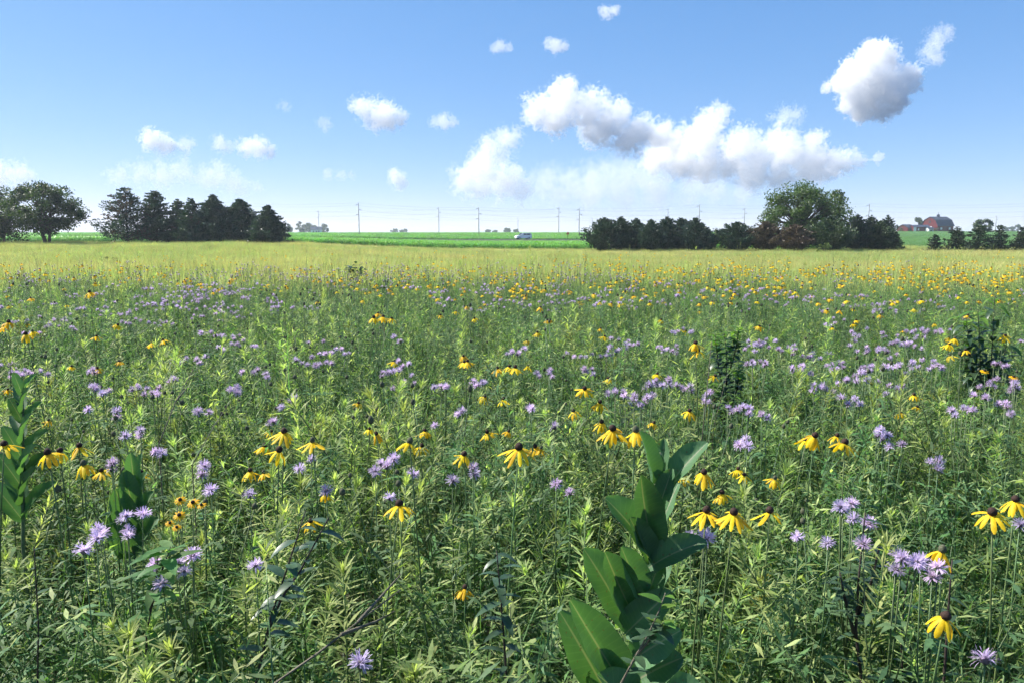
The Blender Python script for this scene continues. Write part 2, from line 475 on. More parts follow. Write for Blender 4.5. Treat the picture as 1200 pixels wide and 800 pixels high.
cloud('large ragged cumulus standing alone high over the barn side',
      [(1030, 66, 17), (1024, 56, 11), (1040, 76, 16), (1014, 76, 17), (998, 84, 16), (984, 98, 12), (1024, 92, 22), (1045, 94, 20), (1062, 92, 14), (1070, 100, 9), (1004, 104, 18), (1000, 122, 14), (1022, 114, 21), (1040, 114, 18), (1054, 110, 13), (1012, 132, 13), (1032, 130, 14), (1050, 126, 10), (1062, 120, 6), (968, 104, 7)],
      .030, .075, .95, .2, 6500, 1, grow=1.12)
cloud('small wispy cloud scrap above and beside the round cumulus',
      [(1103, 45, 14), (1097, 60, 14), (1095, 72, 8), (1108, 38, 8)], .006, .12, 1.3, .5, 6500, 2)
cloud('long white cumulus arm rising at its end, upper part of the central cloud bank',
      [(630, 130, 18), (660, 118, 22), (665, 103, 13), (690, 130, 24), (650, 138, 20), (720, 143, 22), (745, 155, 20), (700, 152, 20), (770, 160, 18), (735, 165, 20), (790, 168, 16)],
      .017, .07, 1.1, .28, 8000, 3, grow=1.14)
cloud('tall curled cumulus at the lower end of the central cloud bank',
      [(545, 212, 18), (565, 200, 22), (560, 215, 20), (575, 180, 18), (592, 165, 16), (605, 158, 10), (590, 210, 24), (610, 222, 16), (560, 188, 14)],
      .008, .07, 1.1, .3, 9000, 4, grow=1.12)
cloud('towering middle cumulus of the central cloud bank',
      [(800, 185, 26), (825, 160, 24), (840, 138, 16), (850, 130, 9), (780, 180, 22), (830, 190, 24), (815, 172, 18), (765, 190, 16), (855, 195, 18)],
      .014, .07, 1.1, .28, 8600, 5, grow=1.12)
cloud('broad flat-based cumulus just above the big leafy tree',
      [(870, 170, 22), (890, 180, 24), (915, 165, 18), (920, 185, 26), (945, 190, 24), (955, 165, 15), (960, 195, 20), (885, 200, 24), (915, 203, 20), (985, 190, 18), (1005, 188, 10), (1030, 186, 7)],
      .013, .07, 1.1, .3, 8200, 6, grow=1.12)
cloud('small faint cloud puff above the broad flat-based cumulus', [(918, 137, 13), (930, 137, 12), (905, 138, 7)], .004, .12, 1.3, .6, 8200, 7)
cloud('small cumulus between the central bank and the left sky', [(428, 128, 14), (445, 132, 17), (455, 140, 14), (467, 137, 11), (415, 125, 8), (440, 144, 12)], .009, .1, 1.2, .4, 8500, 8)
cloud('tiny vertical cloud wisp beside the small left cumulus', [(380, 145, 9), (381, 150, 7)], .004, .15, 1.3, .6, 8500, 9)
cloud('tiny faint wisp high over the pine row', [(334, 124, 7), (328, 124, 5)], .003, .15, 1.3, .6, 8500, 10)
cloud('small white cumulus over the gap between oak and pines', [(180, 165, 14), (190, 169, 13), (172, 164, 8), (200, 172, 8)], .010, .12, 1.2, .4, 9000, 11)
cloud('little puff second from the left in the low row', [(217, 171, 10), (222, 168, 7)], .006, .15, 1.2, .5, 9000, 12)
cloud('little puff third from the left in the low row', [(260, 170, 11), (256, 165, 7), (268, 173, 7)], .006, .15, 1.2, .5, 9000, 13)
cloud('flat little cumulus at the right end of the low row', [(290, 173, 11), (302, 173, 13), (315, 176, 9), (297, 170, 9)], .009, .12, 1.2, .4, 9000, 14)
cloud('hazy low cloud bank behind the oak at the left edge', [(-20, 205, 20), (0, 205, 18), (20, 206, 16), (36, 207, 10)], .004, .08, 1.2, .6, 11000, 15)
cloud('long hazy cloud bank rising behind the pine row',
      [(140, 207, 14), (165, 204, 16), (190, 206, 17), (212, 202, 17), (216, 192, 9), (240, 208, 15), (258, 206, 17), (272, 214, 15), (288, 221, 11), (302, 221, 8)],
      .0045, .09, 1.2, .6, 11000, 16)
cloud('thin streak of cloud over the green crop field', [(385, 205, 8), (400, 205, 8), (412, 206, 6)], .003, .13, 1.2, .7, 11000, 17)
cloud('small blue-grey cloud over the power poles', [(466, 210, 11), (461, 205, 8), (470, 214, 9)], .008, .13, 1.1, .5, 10000, 18)
cloud('small flat cloud streak high in the middle of the sky', [(520, 143, 11), (530, 144, 8), (510, 144, 8)], .007, .09, .9, .6, 8500, 19)
cloud('small cloud in the top middle, larger of the pair', [(652, 53, 10), (645, 52, 8), (661, 55, 7)], .011, .09, .8, .5, 7000, 20)
cloud('small cloud in the top middle, paler of the pair', [(587, 55, 8), (580, 56, 7), (596, 55, 6)], .008, .09, .8, .6, 7000, 21)
cloud('tiny cloud at the very top of the sky', [(713, 13, 9), (720, 14, 7), (706, 13, 6)], .010, .09, .8, .5, 6500, 22)
cloud('pale hazy cloud sheet low under the central cloud bank',
      [(640, 215, 22), (670, 214, 22), (700, 210, 24), (730, 208, 24), (760, 212, 24), (690, 228, 20), (730, 228, 22), (770, 226, 22), (810, 222, 20), (840, 222, 18), (870, 224, 16), (660, 230, 16)],
      .0034, .045, .8, 1.0, 12000, 23, grow=1.4)

# ------------------------------------------------------------------ trees
CBARK = plain_mat('conifer_bark', (0.028, 0.026, 0.025), .9, .1, .4, 6, .4)
BARK = plain_mat('bark', (0.085, 0.068, 0.055), .9, .1, .4, 6, .4)
def crown_mat(name, col, tf=.3, var=.12):
    return leaf_mat(name, col, (1.5, 1.6, .6), tf, var, .02, .5, .35, .45, 1.1)
LEAFM = {
    'oak': crown_mat('oak_leaf', (0.050, 0.078, 0.028)),
    'big': crown_mat('bright_tree_leaf', (0.075, 0.120, 0.035), .35),
    'pale': crown_mat('pale_tree_leaf', (0.135, 0.185, 0.060), .35),
    'spruce': crown_mat('spruce_needle', (0.038, 0.074, 0.048), .15),
    'cedar': crown_mat('cedar_needle', (0.038, 0.070, 0.048), .15),
    'browncedar': crown_mat('brown_cedar_needle', (0.095, 0.070, 0.042), .12),
    'greencedar': crown_mat('green_cedar_needle', (0.040, 0.075, 0.032), .15),
    'brownpine': crown_mat('browning_needle', (0.075, 0.052, 0.035), .12),
    'pine': crown_mat('pine_needle', (0.040, 0.066, 0.036), .15),
    'far': crown_mat('far_tree_leaf', (0.060, 0.090, 0.045), .2),
}
def leaf_quads(P, N, size, rng, asp=.6):
    """one leaf-clump quad at every point of P facing roughly N"""
    n = len(P)
    a = rng.normal(size=(n, 3)); a -= (a * N).sum(1, keepdims=True) * N
    a /= np.linalg.norm(a, axis=1, keepdims=True) + 1e-9
    b = np.cross(N, a)
    s = (size * rng.uniform(.6, 1.4, n))[:, None]
    a = a * s * .5; b = b * s * .5 * asp
    return np.stack([P - a, P + b * 1.0, P + a, P - b], axis=1)

def deciduous(label, px, base_py, top_py, Y, wpx, kind='oak', seed=1, nleaf=7000, trunks=1, clumps=46, low=.18, lsize=.22, group=None, name='leafy_tree', lean=0, loc=None, gap=1.0):
    rng = np.random.default_rng(seed); rs = random.Random(seed)
    if loc is None:
        bx = at(px, base_py, Y).x
        bz = tzf(bx, Y)
    else: bx, bz = loc
    H = z_at(top_py, Y) - bz
    Wd = wpx * Y / F_PX
    t = thing(name, label, 'tree', (bx, Y, bz), 0, group)
    C = []
    for i in range(clumps):
        while True:
            p = np.array([rs.uniform(-1, 1), rs.uniform(-1, 1), rs.uniform(-1, 1)])
            r = np.linalg.norm(p)
            if .25 < r < 1: break
        p = p / r * (.2 + .8 * r)
        th = math.atan2(p[1], p[0]); p = p * (.93 + .1 * math.sin(2.7 * th + seed) + .1 * rs.uniform(-1, 1))
        zc = .5 + .5 * p[2]
        wid = 1.0 if p[2] < .1 else math.sqrt(max(.12, 1 - ((p[2] - .1) / .95) ** 2))
        C.append((p[0] * Wd * .42 * wid + lean * zc, p[1] * Wd * .42 * wid, H * (low + (1 - low) * (.04 + .86 * zc))))
    C = np.array(C)
    mb = MB()
    fork = H * (low + .05)
    for k in range(trunks):
        ang = 2 * math.pi * k / max(trunks, 1) + .5
        sp = 0 if trunks == 1 else .09 * H
        base = Vector((math.cos(ang) * sp * .25, math.sin(ang) * sp * .25, -.1))
        top = Vector((math.cos(ang) * sp * 1.4 + lean * .4, math.sin(ang) * sp * 1.4, H * .72))
        r0 = H * (.035 if trunks == 1 else .022)
        pts = [base.lerp(top, q) + Vector((rs.uniform(-1, 1), rs.uniform(-1, 1), 0)) * .012 * H * (q > 0) for q in (0, .12, .3, .5, .75, 1)]
        mb.tube(pts, [r0 * 1.25, r0, r0 * .8, r0 * .6, r0 * .35, r0 * .12], 7)
        for i in range(k, clumps, trunks):
            c = Vector(C[i]); q = rs.uniform(.25, .7)
            s0 = base.lerp(top, min(q, max(.2, c.z / H * .8)))
            m1 = s0.lerp(c, .5) + Vector((0, 0, .04 * H))
            mb.tube([s0, m1, c], [r0 * .35, r0 * .2, r0 * .06], 4, cap=False)
    mb.build('trunk', [BARK], t)
    per = nleaf // clumps
    P = []; Nn = []
    for c in C:
        rad = H * rs.uniform(.055, .14) * gap
        d = rng.normal(size=(per, 3)); d /= np.linalg.norm(d, axis=1, keepdims=True)
        rr = rad * rng.uniform(.25, 1.15, per) ** .7
        p = c + d * rr[:, None] * np.array([1.15, 1.15, .8])
        nn = d * .6 + rng.normal(size=(per, 3)) * .6 + np.array([0, 0, .4])
        P.append(p); Nn.append(nn / np.linalg.norm(nn, axis=1, keepdims=True))
    P = np.concatenate(P); Nn = np.concatenate(Nn)
    V = leaf_quads(P, Nn, lsize, rng)
    obj('crown', quads_mesh('crown', V, [LEAFM[kind]]), t)
    return t

def conifer(label, px, base_py, top_py, Y, wpx, kind='spruce', seed=1, dense=1.0, shape='cone', group=None, name='conifer', low=.04, brown=0, sz=.3, loc=None, tiers=None):
    rng = np.random.default_rng(seed); rs = random.Random(seed)
    if loc is None:
        bx = at(px, base_py, Y).x
        bz = tzf(bx, Y)
    else: bx, bz = loc
    H = z_at(top_py, Y) - bz
    Wd = wpx * Y / F_PX * .5
    t = thing(name, label, 'tree', (bx, Y, bz), 0, group)
    mb = MB()
    r0 = H * .02
    mb.tube([(0, 0, -.1), (rs.uniform(-.02, .02) * H, 0, H * .35), (rs.uniform(-.02, .02) * H, 0, H * .7), (0, 0, H * .99)], [r0 * 1.2, r0 * .85, r0 * .5, r0 * .12], 6)
    P = []; Dn = []; mi = []
    nb = int((tiers or 26) * dense)
    bias = rs.uniform(0, 6.28)
    for i in range(nb):
        q = (i + rs.random() * .6) / nb
        zc = low + (1 - low) * q
        if shape == 'cone': prof = (1 - q) ** .78 * .95 + .03
        elif shape == 'cedar': prof = max(.04, min(1, (1 - q) * 1.8)) ** .8 * (.82 + .18 * min(1, q * 6))
        else: prof = (1 - q) ** .66 * (.5 + .5 * rs.random()) + .04
        k = 7 if shape != 'pine' else 6
        for j in range(k):
            ang = bias + i * 2.4 + 2 * math.pi * j / k + rs.uniform(-.35, .35)
            L = Wd * prof * rs.uniform(.5, 1.25) * (1.0 + .12 * math.sin(ang * 2 + seed))
            up = {'cone': .08, 'cedar': .55, 'pine': .22}[shape] + rs.uniform(-.12, .12)
            d = Vector((math.cos(ang), math.sin(ang), up))
            b0 = Vector((0, 0, zc * H * .97)) - Vector((0, 0, up * L * .5 if shape == 'cedar' else 0))
            b0.z = max(b0.z, .08 * H)
            tip = b0 + d * L + Vector((0, 0, -.10 * L if shape == 'cone' else .06 * L))
            if tip.z > H: tip.z = H - rs.random() * .05 * H
            mid = b0.lerp(tip, .5) + Vector((0, 0, .03 * L))
            mb.tube([b0, mid, tip], [r0 * .28, r0 * .18, r0 * .05], 3, cap=False)
            n = max(4, int(L / sz * 9 * dense))
            tt = rng.uniform(.18, 1.02, n) ** .8
            pp = np.array(b0)[None] * (1 - tt[:, None]) + np.array(tip)[None] * tt[:, None]
            sp = L * .25 * (1.15 - tt * .8)
            pp = pp + rng.normal(size=(n, 3)) * sp[:, None] * np.array([.8, .8, .42])
            P.append(pp)
            dv = np.array([d.x, d.y, d.z + .15])[None] + rng.normal(size=(n, 3)) * .55
            Dn.append(dv / np.linalg.norm(dv, axis=1, keepdims=True))
            br = 1 if rs.random() < brown * (.4 + 1.1 * (1 - q)) else 0
            mi.append(np.full(n, br))
    P = np.concatenate(P); Dn = np.concatenate(Dn); mi = np.concatenate(mi)
    P[:, 2] = np.clip(P[:, 2], .03 * H, H * 1.02)
    n = len(P)
    side = np.cross(Dn, rng.normal(size=(n, 3))); side /= np.linalg.norm(side, axis=1, keepdims=True) + 1e-9
    s = (sz * rng.uniform(.55, 1.2, n))[:, None]
    a = Dn * s * .5; b = side * s * .22
    V = np.stack([P - a, P + b, P + a, P - b], axis=1)
    mb.build('trunk', [CBARK], t)
    obj('crown', quads_mesh('crown', V, [LEAFM[kind], LEAFM['brownpine']], mi), t)
    return t

GP = 'pines in the row beside the oak'
deciduous('round dark oak with several trunks at the left of the meadow', 54, 287, 204, 84, 98, 'oak', 11, 15000, 3, 80, .06, .25, gap=1.05, name='oak_tree')
deciduous('lower dark tree cut off by the left edge, beside the oak', 2, 286, 215, 87, 74, 'oak', 12, 9000, 2, 50, .02, .25, gap=1.2, name='oak_tree')
for args in [
    ('ragged pine with long browning branches at the outer end of the row', 151, 218, 74, 'spruce', 21, .72, 'pine', .22),
    ('dark pine second in the row, beside the ragged brown one', 184, 222, 58, 'spruce', 22, .95, 'pine', .08),
    ('slim low pine tucked between taller ones in the row', 211, 232, 40, 'spruce', 23, .9, 'pine', .05),
    ('narrow pine with a split top in the middle of the row', 227, 231, 42, 'spruce', 24, .9, 'pine', .05),
    ('tallest pointed pine of the inner half of the row', 252, 226, 58, 'spruce', 25, 1.15, 'cone', 0),
    ('broad dark pine, last but one in the row', 283, 231, 60, 'spruce', 26, 1.15, 'cone', 0),
    ('pointed dark pine ending the row by the crop field', 316, 239, 46, 'spruce', 27, 1.15, 'cone', 0)]:
    lab, px, top, w, kd, sd, dn, shp, br = args
    conifer(lab, px, 285, top, 88 + (sd % 3), w * 1.25, kd, sd, dn * 1.25, shp, GP, 'pine_tree', .03, br, .34)
GC = 'dark cedars along the far edge of the meadow'
ced = [(708, 254, 42, 'cedar'), (727, 253, 36, 'cedar'), (745, 255, 34, 'cedar'), (763, 256, 36, 'cedar'), (781, 253, 36, 'cedar'), (797, 254, 36, 'cedar'), (814, 254, 32, 'cedar'), (826, 265, 22, 'cedar')]
ordn = ['bushy dark cedar at the open end of the clump by the crop field', 'second dark cedar of the clump from the crop field', 'third dark cedar of the clump from the crop field',
        'fourth dark cedar of the clump, slightly lower than its neighbours', 'dark cedar with the sharpest tip in the middle of the clump', 'sixth dark cedar of the clump, beside the sharp tipped one',
        'seventh dark cedar of the clump, leaning outward', 'lowest dark cedar closing the clump before the gap']
for i, (px, top, w, kd) in enumerate(ced):
    conifer(ordn[i], px, 291, top, 84 + (i % 3) * 1.3, w, kd, 40 + i, 1.25, 'cedar', GC, 'cedar_tree', .0, 0, .28)
deciduous('small pale green tree in the gap between the cedar clumps', 838, 288, 267, 92, 26, 'pale', 51, 1500, 1, 18, .1, .2)
conifer('wide dark cedar standing alone after the gap', 864, 290, 259, 84, 42, 'cedar', 52, 1.3, 'cedar', GC, 'cedar_tree', .0, 0, .28)
conifer('brown tinted cedar below the big leafy tree', 897, 291, 258, 83, 38, 'browncedar', 53, 1.2, 'cedar', GC, 'cedar_tree', .0, .35, .26)
conifer('shorter reddish brown cedar directly below the big leafy tree', 930, 291, 262, 81, 38, 'browncedar', 54, 1.2, 'cedar', GC, 'cedar_tree', .0, .6, .26)
deciduous('big leafy green tree towering over the cedars', 937, 290, 201, 88, 124, 'big', 55, 24000, 1, 104, .02, .25, name='leafy_tree', lean=.25, gap=1.1)
conifer('fresh green cedar in front of the big leafy tree', 972, 291, 253, 81, 54, 'greencedar', 56, 1.2, 'cedar', GC, 'cedar_tree', .0, 0, .28)
conifer('dark cedar with rounded top beyond the fresh green one', 1003, 290, 250, 86, 34, 'cedar', 57, 1.2, 'cedar', GC, 'cedar_tree', .0, 0, .28)
conifer('slim dark cedar with ragged top near the end of the cedars', 1019, 290, 251, 87, 26, 'cedar', 58, 1.1, 'cedar', GC, 'cedar_tree', .0, 0, .26)
conifer('low cedar leaning against the last tall one', 1030, 291, 257, 85, 28, 'greencedar', 59, 1.1, 'cedar', GC, 'cedar_tree', .0, 0, .26)
conifer('taller narrow tree behind the end of the cedars', 1038, 290, 251, 92, 20, 'cedar', 60, 1.1, 'cedar', GC, 'cedar_tree', .1, 0, .26)
conifer('little spreading pine at the foot of the last cedars', 1049, 290, 271, 84, 26, 'pine', 61, .9, 'pine', GC, 'pine_tree', .02, 0, .24)
GS = 'small pines in front of the red barn'
for lab, px, top, w, sd in [('smallest bushy pine just below the red barn', 1095, 274, 22, 71), ('open branched pine right of the smallest one below the barn', 1120, 265, 36, 72),
                            ('widest small pine with a broad crown', 1146, 263, 38, 73), ('upright small pine, second from the right edge', 1170, 263, 34, 74), ('small pine cut off by the right edge', 1197, 265, 34, 75)]:
    conifer(lab, px, 289, top, 82, w, 'pine', sd, 1.0, 'pine', GS, 'pine_tree', .03, 0, .26, tiers=17)
deciduous('pale grey green bush at the foot of the fresh green cedar', 966, 294, 283, 76, 26, 'pale', 81, 900, 2, 16, .0, .14, name='bush')
deciduous('low green bush in the sunny grass below the pine row', 127, 307, 298, 40, 26, 'pale', 82, 1200, 2, 14, .0, .08, name='bush')
deciduous('dark leafy tree beside the red barn', 1076, 273, 253, 365, 15, 'oak', 83, 1500, 1, 22, .08, .7)
deciduous('rounded tree behind the small pines right of the barn', 1149, 276, 252, 200, 24, 'far', 84, 1800, 1, 24, .08, .5)
GD = 'far trees on the horizon'
for lab, px, top, w, Y, sd in [
    ('small bluish tree on the horizon beside the last pine', 338, 262, 10, 600, 91), ('wide bluish tree on the horizon near the pale house', 353, 259, 14, 620, 92),
    ('tallest bluish tree of the horizon clump by the pale house', 364, 258, 13, 640, 93), ('bluish tree right of the pale house on the horizon', 379, 262, 14, 610, 94),
    ('low hazy tree of the pair on the horizon beyond the crop, left one', 462, 268, 13, 900, 95), ('low hazy tree of the pair on the horizon beyond the crop, right one', 473, 268, 14, 900, 96),
    ('tiny tree on the horizon between poles', 572, 269, 7, 900, 97), ('tiny tree on the horizon left of the round one', 580, 269.5, 7, 900, 98),
    ('small round tree on the horizon behind the white van', 594, 266, 9, 800, 99), ('low tree on the horizon just right of the round one', 605, 268.5, 9, 800, 100),
    ('hazy tree of the far wood at the right edge, first', 1180, 264.5, 16, 700, 101), ('hazy tree of the far wood at the right edge, second', 1192, 263.5, 16, 700, 102), ('hazy tree of the far wood at the right edge, last', 1203, 265, 16, 700, 103)]:
    deciduous(lab, px, 272, top, Y, w, 'far', sd, 1100, 1, 16, -.04, Y * .0018, GD, gap=1.7)

# ------------------------------------------------------------------ farm buildings
RED = plain_mat('barn_red_boards', (0.115, 0.018, 0.020), .8, .2, .25, .8)
ROOFM = plain_mat('grey_metal_roof', (0.045, 0.055, 0.09), .8, .15, .15, .5)
WHITEP = plain_mat('white_paint', (0.62, 0.64, 0.66), .7, .3, .1, 1)
DARKW = plain_mat('dark_opening', (0.02, 0.02, 0.025), .5, .4, .2, 1)

def prism(mb, prof, y0, y1, mi=0):
    n = len(prof)
    vv = [(x, y0, z) for x, z in prof] + [(x, y1, z) for x, z in prof]
    ff = [tuple(range(n))[::-1][::-1], tuple(range(n, 2*n))[::-1]] + [(i, i + n, (i+1) % n + n, (i+1) % n) for i in range(n)]
    mb.add(vv, ff, mi)
def roof_shell(mb, prof, y0, y1, th, mi=0):
    for (x0, z0), (x1, z1) in zip(prof[:-1], prof[1:]):
        mb.add([(x0,y0,z0),(x1,y0,z1),(x1,y1,z1),(x0,y1,z0),(x0,y0,z0+th),(x1,y0,z1+th),(x1,y1,z1+th),(x0,y1,z0+th)],
               [(0,3,2,1),(4,5,6,7),(0,1,5,4),(1,2,6,5),(2,3,7,6),(3,0,4,7)], mi)

bx = at(1098, 272, 350)
barn = thing('barn', 'red barn with grey gambrel roof on the rise beyond the small pines', 'barn', (bx.x, 350, tzf(bx.x, 350) - .1), R(-74))
hw = 4.6
prof = [(-hw, 0), (hw, 0), (hw, 3.0), (hw * .68, 5.6), (0, 7.0), (-hw * .68, 5.6), (-hw, 3.0)]
m_ = MB(); prism(m_, prof, -4.6, 4.6); m_.build('wall', [RED], barn, False)
m_ = MB(); roof_shell(m_, [(-hw - .35, 2.75), (-hw * .68, 5.62), (0, 7.05), (hw * .68, 5.62), (hw + .35, 2.75)], -4.9, 4.9, .14)
rf = m_.build('roof', [ROOFM], barn, False)
m_ = MB(); m_.box(-.45, .45, -.45, .45, 7.0, 7.9); m_.add([(-.6,-.6,7.9),(.6,-.6,7.9),(.6,.6,7.9),(-.6,.6,7.9),(0,0,8.5)], [(0,1,4),(1,2,4),(2,3,4),(3,0,4)]); m_.build('cupola', [ROOFM], rf, False)
m_ = MB(); m_.tube([(0,0,8.4),(0,0,9.6)], .05, 4); m_.build('lightning_rod', [DARKW], rf)
m_ = MB(); m_.box(-1.4, 1.4, -4.68, -4.6, .05, 2.7); m_.build('door', [WHITEP], barn, False)
m_ = MB(); m_.box(-.6, .6, -4.68, -4.6, 4.2, 5.3); m_.build('loft_door', [DARKW], barn, False)
for s in (-1, 1):
    m_ = MB(); m_.box(hw, hw + .07, s * 2.4 - .5, s * 2.4 + .5, 1.2, 2.2); m_.build('window', [WHITEP], barn, False)

def gable(name, label, px, Y, w, d, h, ridge, wallm, rz, doors=(), axis='x', cat='building'):
    p = at(px, 272, Y)
    t = thing(name, label, cat, (p.x, Y, tzf(p.x, Y) - .1), rz)
    m = MB(); prism(m, [(-d/2, 0), (d/2, 0), (d/2, h), (0, h + ridge), (-d/2, h)], -w/2, w/2)
    o = m.build('wall', [wallm], t, False); o.rotation_euler = (0, 0, R(90))
    m = MB(); roof_shell(m, [(-d/2 - .3, h - .3 * ridge / (d/2)), (0, h + ridge + .02), (d/2 + .3, h - .3 * ridge / (d/2))], -w/2 - .3, w/2 + .3, .12)
    o = m.build('roof', [ROOFM], t, False); o.rotation_euler = (0, 0, R(90))
    for (x0, x1, z0, z1, mt, nm) in doors:
        m = MB(); m.box(x0, x1, -d/2 - .06, -d/2, z0, z1); m.build(nm, [mt], t, False)
    return t
gable('machine_shed', 'low red shed with grey roof at the outer end of the barnyard', 1062, 348, 6.2, 5.2, 2.2, 1.3, RED, R(30), [(-.9, .9, .05, 1.9, DARKW, 'door')], cat='shed')
gable('machine_shed', 'long red shed with white corner trim next to the barn', 1077, 345, 7.0, 4.2, 2.5, .8, RED, R(-4), [(-3.45, -2.3, .05, 2.4, WHITEP, 'door'), (-1.6, -1.0, .9, 1.8, WHITEP, 'window'), (3.0, 3.5, .05, 2.4, WHITEP, 'trim')], cat='shed')
gable('milk_house', 'little white outbuilding in front of the barn', 1089, 342, 2.6, 2.4, 1.7, .6, WHITEP, R(10), [(-.6, .5, .4, 1.2, DARKW, 'window')], cat='shed')
gable('farmhouse', 'pale house among the bluish trees on the horizon', 371, 560, 8, 7, 3.0, 2.2, WHITEP, R(12), [(-2.5, -1.5, 1, 2.2, DARKW, 'window'), (1.2, 2.2, 1, 2.2, DARKW, 'window'), (-.5, .5, .1, 2.1, DARKW, 'door')], cat='house')
deciduous('low shrub at the foot of the barn wall', 1097, 272, 266, 340, 8, 'oak', 111, 300, 1, 8, .02, .5, name='bush')
deciduous('dark shrub at the outer end of the red sheds', 1056, 272, 265, 344, 7, 'oak', 112, 300, 1, 8, .02, .5, name='bush')

# ------------------------------------------------------------------ power poles and wires
POLEM = plain_mat('grey_pole_wood', (0.26, 0.25, 0.25), .8, .2, .2, 2)
WIREM = plain_mat('wire', (0.22, 0.23, 0.25), .5, .5, .05, 2)
GPOLE = 'power poles across the horizon'
poles = {}
def pole(key, label, px, top_py, Y, arms=(0.6, 2.6, 4.6), aw=1.1, r=.16):
    p = at(px, top_py, Y); g = tzf(p.x, Y)
    t = thing('power_pole', label, 'pole', (p.x, Y, g), 0, GPOLE)
    H = p.z - g
    m = MB(); m.tube([(0,0,-.3),(0,0,H*.5),(0,0,H)], [r*1.15, r, r*.75], 7); m.build('post', [POLEM], t)
    for k, a in enumerate(arms):
        s = 1 if k % 2 else -1
        m = MB(); m.box(-aw if s < 0 else -.1, aw if s > 0 else .1, -.07, .07, H - a - .08, H - a + .08)
        ar = m.build('crossarm', [POLEM], t, False)
        m = MB(); m.tube([(s*aw*.92,0,H-a-.08),(s*aw*.92,0,H-a-.45)], .07, 6); m.build('insulator', [WIREM], ar)
    poles[key] = [Vector((p.x + (1 if k % 2 else -1) * aw * .92, Y, p.z - a - .45)) for k, a in enumerate(arms)] + [Vector((p.x, Y, p.z))]
pole('a0', 'power pole rising behind the middle of the pine row', 250, 237, 305)
pole('a1', 'tall power pole nearest the pines, left of the middle', 420, 238, 300)
pole('a2', 'power pole standing in the crop left of the white van', 561, 243, 305)
pole('a3', 'power pole standing in the crop right of the white van', 679, 244, 310)
pole('a4', 'power pole above the dark cedar clump, the taller one', 820, 240, 300)
pole('a5', 'power pole behind the last cedars near the barn', 1019, 239, 300)
pole('a6', 'power pole out beyond the right edge pines', 1225, 238, 300)
pole('b0', 'slim far pole among the bluish horizon trees', 373, 247, 480)
pole('b1', 'power pole on the horizon right of the tall one', 514, 243, 380)
pole('b2', 'power pole on the horizon between van and crop pole', 655, 243, 380)
pole('b3', 'power pole between the small pale tree and the lone cedar', 873, 244, 380)
pole('c1', 'thin distant pole above the tiny horizon trees', 607, 255, 620, (.6, 2.6), 1.0, .2)
pole('c2', 'thin distant pole at the edge of the cedar clump', 694, 255, 620, (.6, 2.6), 1.0, .2)
pole('c3', 'short distant pole seen over the middle of the cedar clump', 783, 245, 520, (.6, 2.6), 1.0, .2)
pole('c4', 'thin distant pole between the small pines and the right edge', 1168, 253, 520, (.6, 2.6), 1.0, .2)
def wire(label, pts, sag):
    m = MB(); P_ = []
    for a, b in zip(pts[:-1], pts[1:]):
        for k in range(10):
            t = k / 10; q = a.lerp(b, t); q.z -= 4 * sag * t * (1 - t); P_.append(q)
    P_.append(pts[-1])
    m.tube(P_, .022, 4)
    tag(m.build('overhead_wire', [WIREM]), label, 'wire', 'wires strung between the power poles')
nm = ['topmost crossarm', 'second crossarm', 'lowest crossarm', 'pole tops']
for k in range(4):
    wire('thin wire hung along the %s of the nearer pole line' % nm[k], [poles[q][k] for q in ('a0', 'a1', 'a2', 'a3', 'a4', 'a5', 'a6')], .8)
for k in range(3):
    wire('thin wire hung along the %s of the farther pole line' % nm[k], [poles[q][k] for q in ('b0', 'b1', 'b2', 'b3')], .9)

# ------------------------------------------------------------------ van and road sign
VANW = plain_mat('van_white', (0.82, 0.83, 0.84), .45, .5, .03, 1)
GLASS = plain_mat('van_glass', (0.015, 0.018, 0.022), .08, .6, .05, 1)
RUB = plain_mat('rubber', (0.02, 0.02, 0.02), .8, .2, .1, 5)
p = at(613, 280, 201.5)
van = thing('van', 'white van driving on the road beyond the crop', 'van', (p.x, 201.5, tzf(p.x, 201.5) + .05), R(-158))
m_ = MB()
pr = [(-2.2, .35), (2.15, .35), (2.25, .75), (1.95, 1.0), (1.1, 1.12), (.35, 1.72), (-1.9, 1.76), (-2.2, 1.3)]
vv = []
for s in (-1, 1):
    for x, z in pr: vv.append((x, s * (.86 if z < 1.2 else .74), z))
n_ = len(pr)
m_.add(vv, [tuple(range(n_))[::-1], tuple(range(n_, 2*n_))] + [(i, (i+1) % n_, (i+1) % n_ + n_, i + n_) for i in range(n_)])
m_.build('body', [VANW], van, False)
for s in (-1, 1):
    m_ = MB()
    for x0, x1 in ((-1.8, -.75), (-.65, .2)):
        m_.add([(x0, s*.868, 1.24), (x1, s*.868, 1.24), (x1 - (.1 if x1 > 0 else 0), s*.775, 1.56), (x0, s*.775, 1.56)], [(0, 1, 2, 3)])
    m_.build('side_window', [GLASS], van, False)
    for x in (-1.35, 1.4):
        m_ = MB(); m_.tube([(x, s*.68, .33), (x, s*.88, .33)], .33, 14); w_ = m_.build('wheel', [RUB], van)
        m_ = MB(); m_.tube([(x, s*.87, .33), (x, s*.895, .33)], .18, 10); m_.build('rim', [VANW], w_)
    m_ = MB(); m_.box(2.14, 2.24, s*.55 - .2, s*.55 + .2, .78, .93); m_.build('headlight', [WHITEP], van, False)
m_ = MB(); m_.add([(1.14, -.72, 1.14), (1.14, .72, 1.14), (.42, .66, 1.70), (.42, -.66, 1.70)], [(0, 1, 2, 3)]); o_ = m_.build('windscreen', [GLASS], van, False); o_.location = (.03, 0, .02)
p = at(665, 281, 200)
sg = thing('road_sign', 'orange road sign on a post by the road beyond the crop', 'sign', (p.x, 199.0, tzf(p.x, 199)), 0)
zt = z_at(272.3, 199) - tzf(p.x, 199)
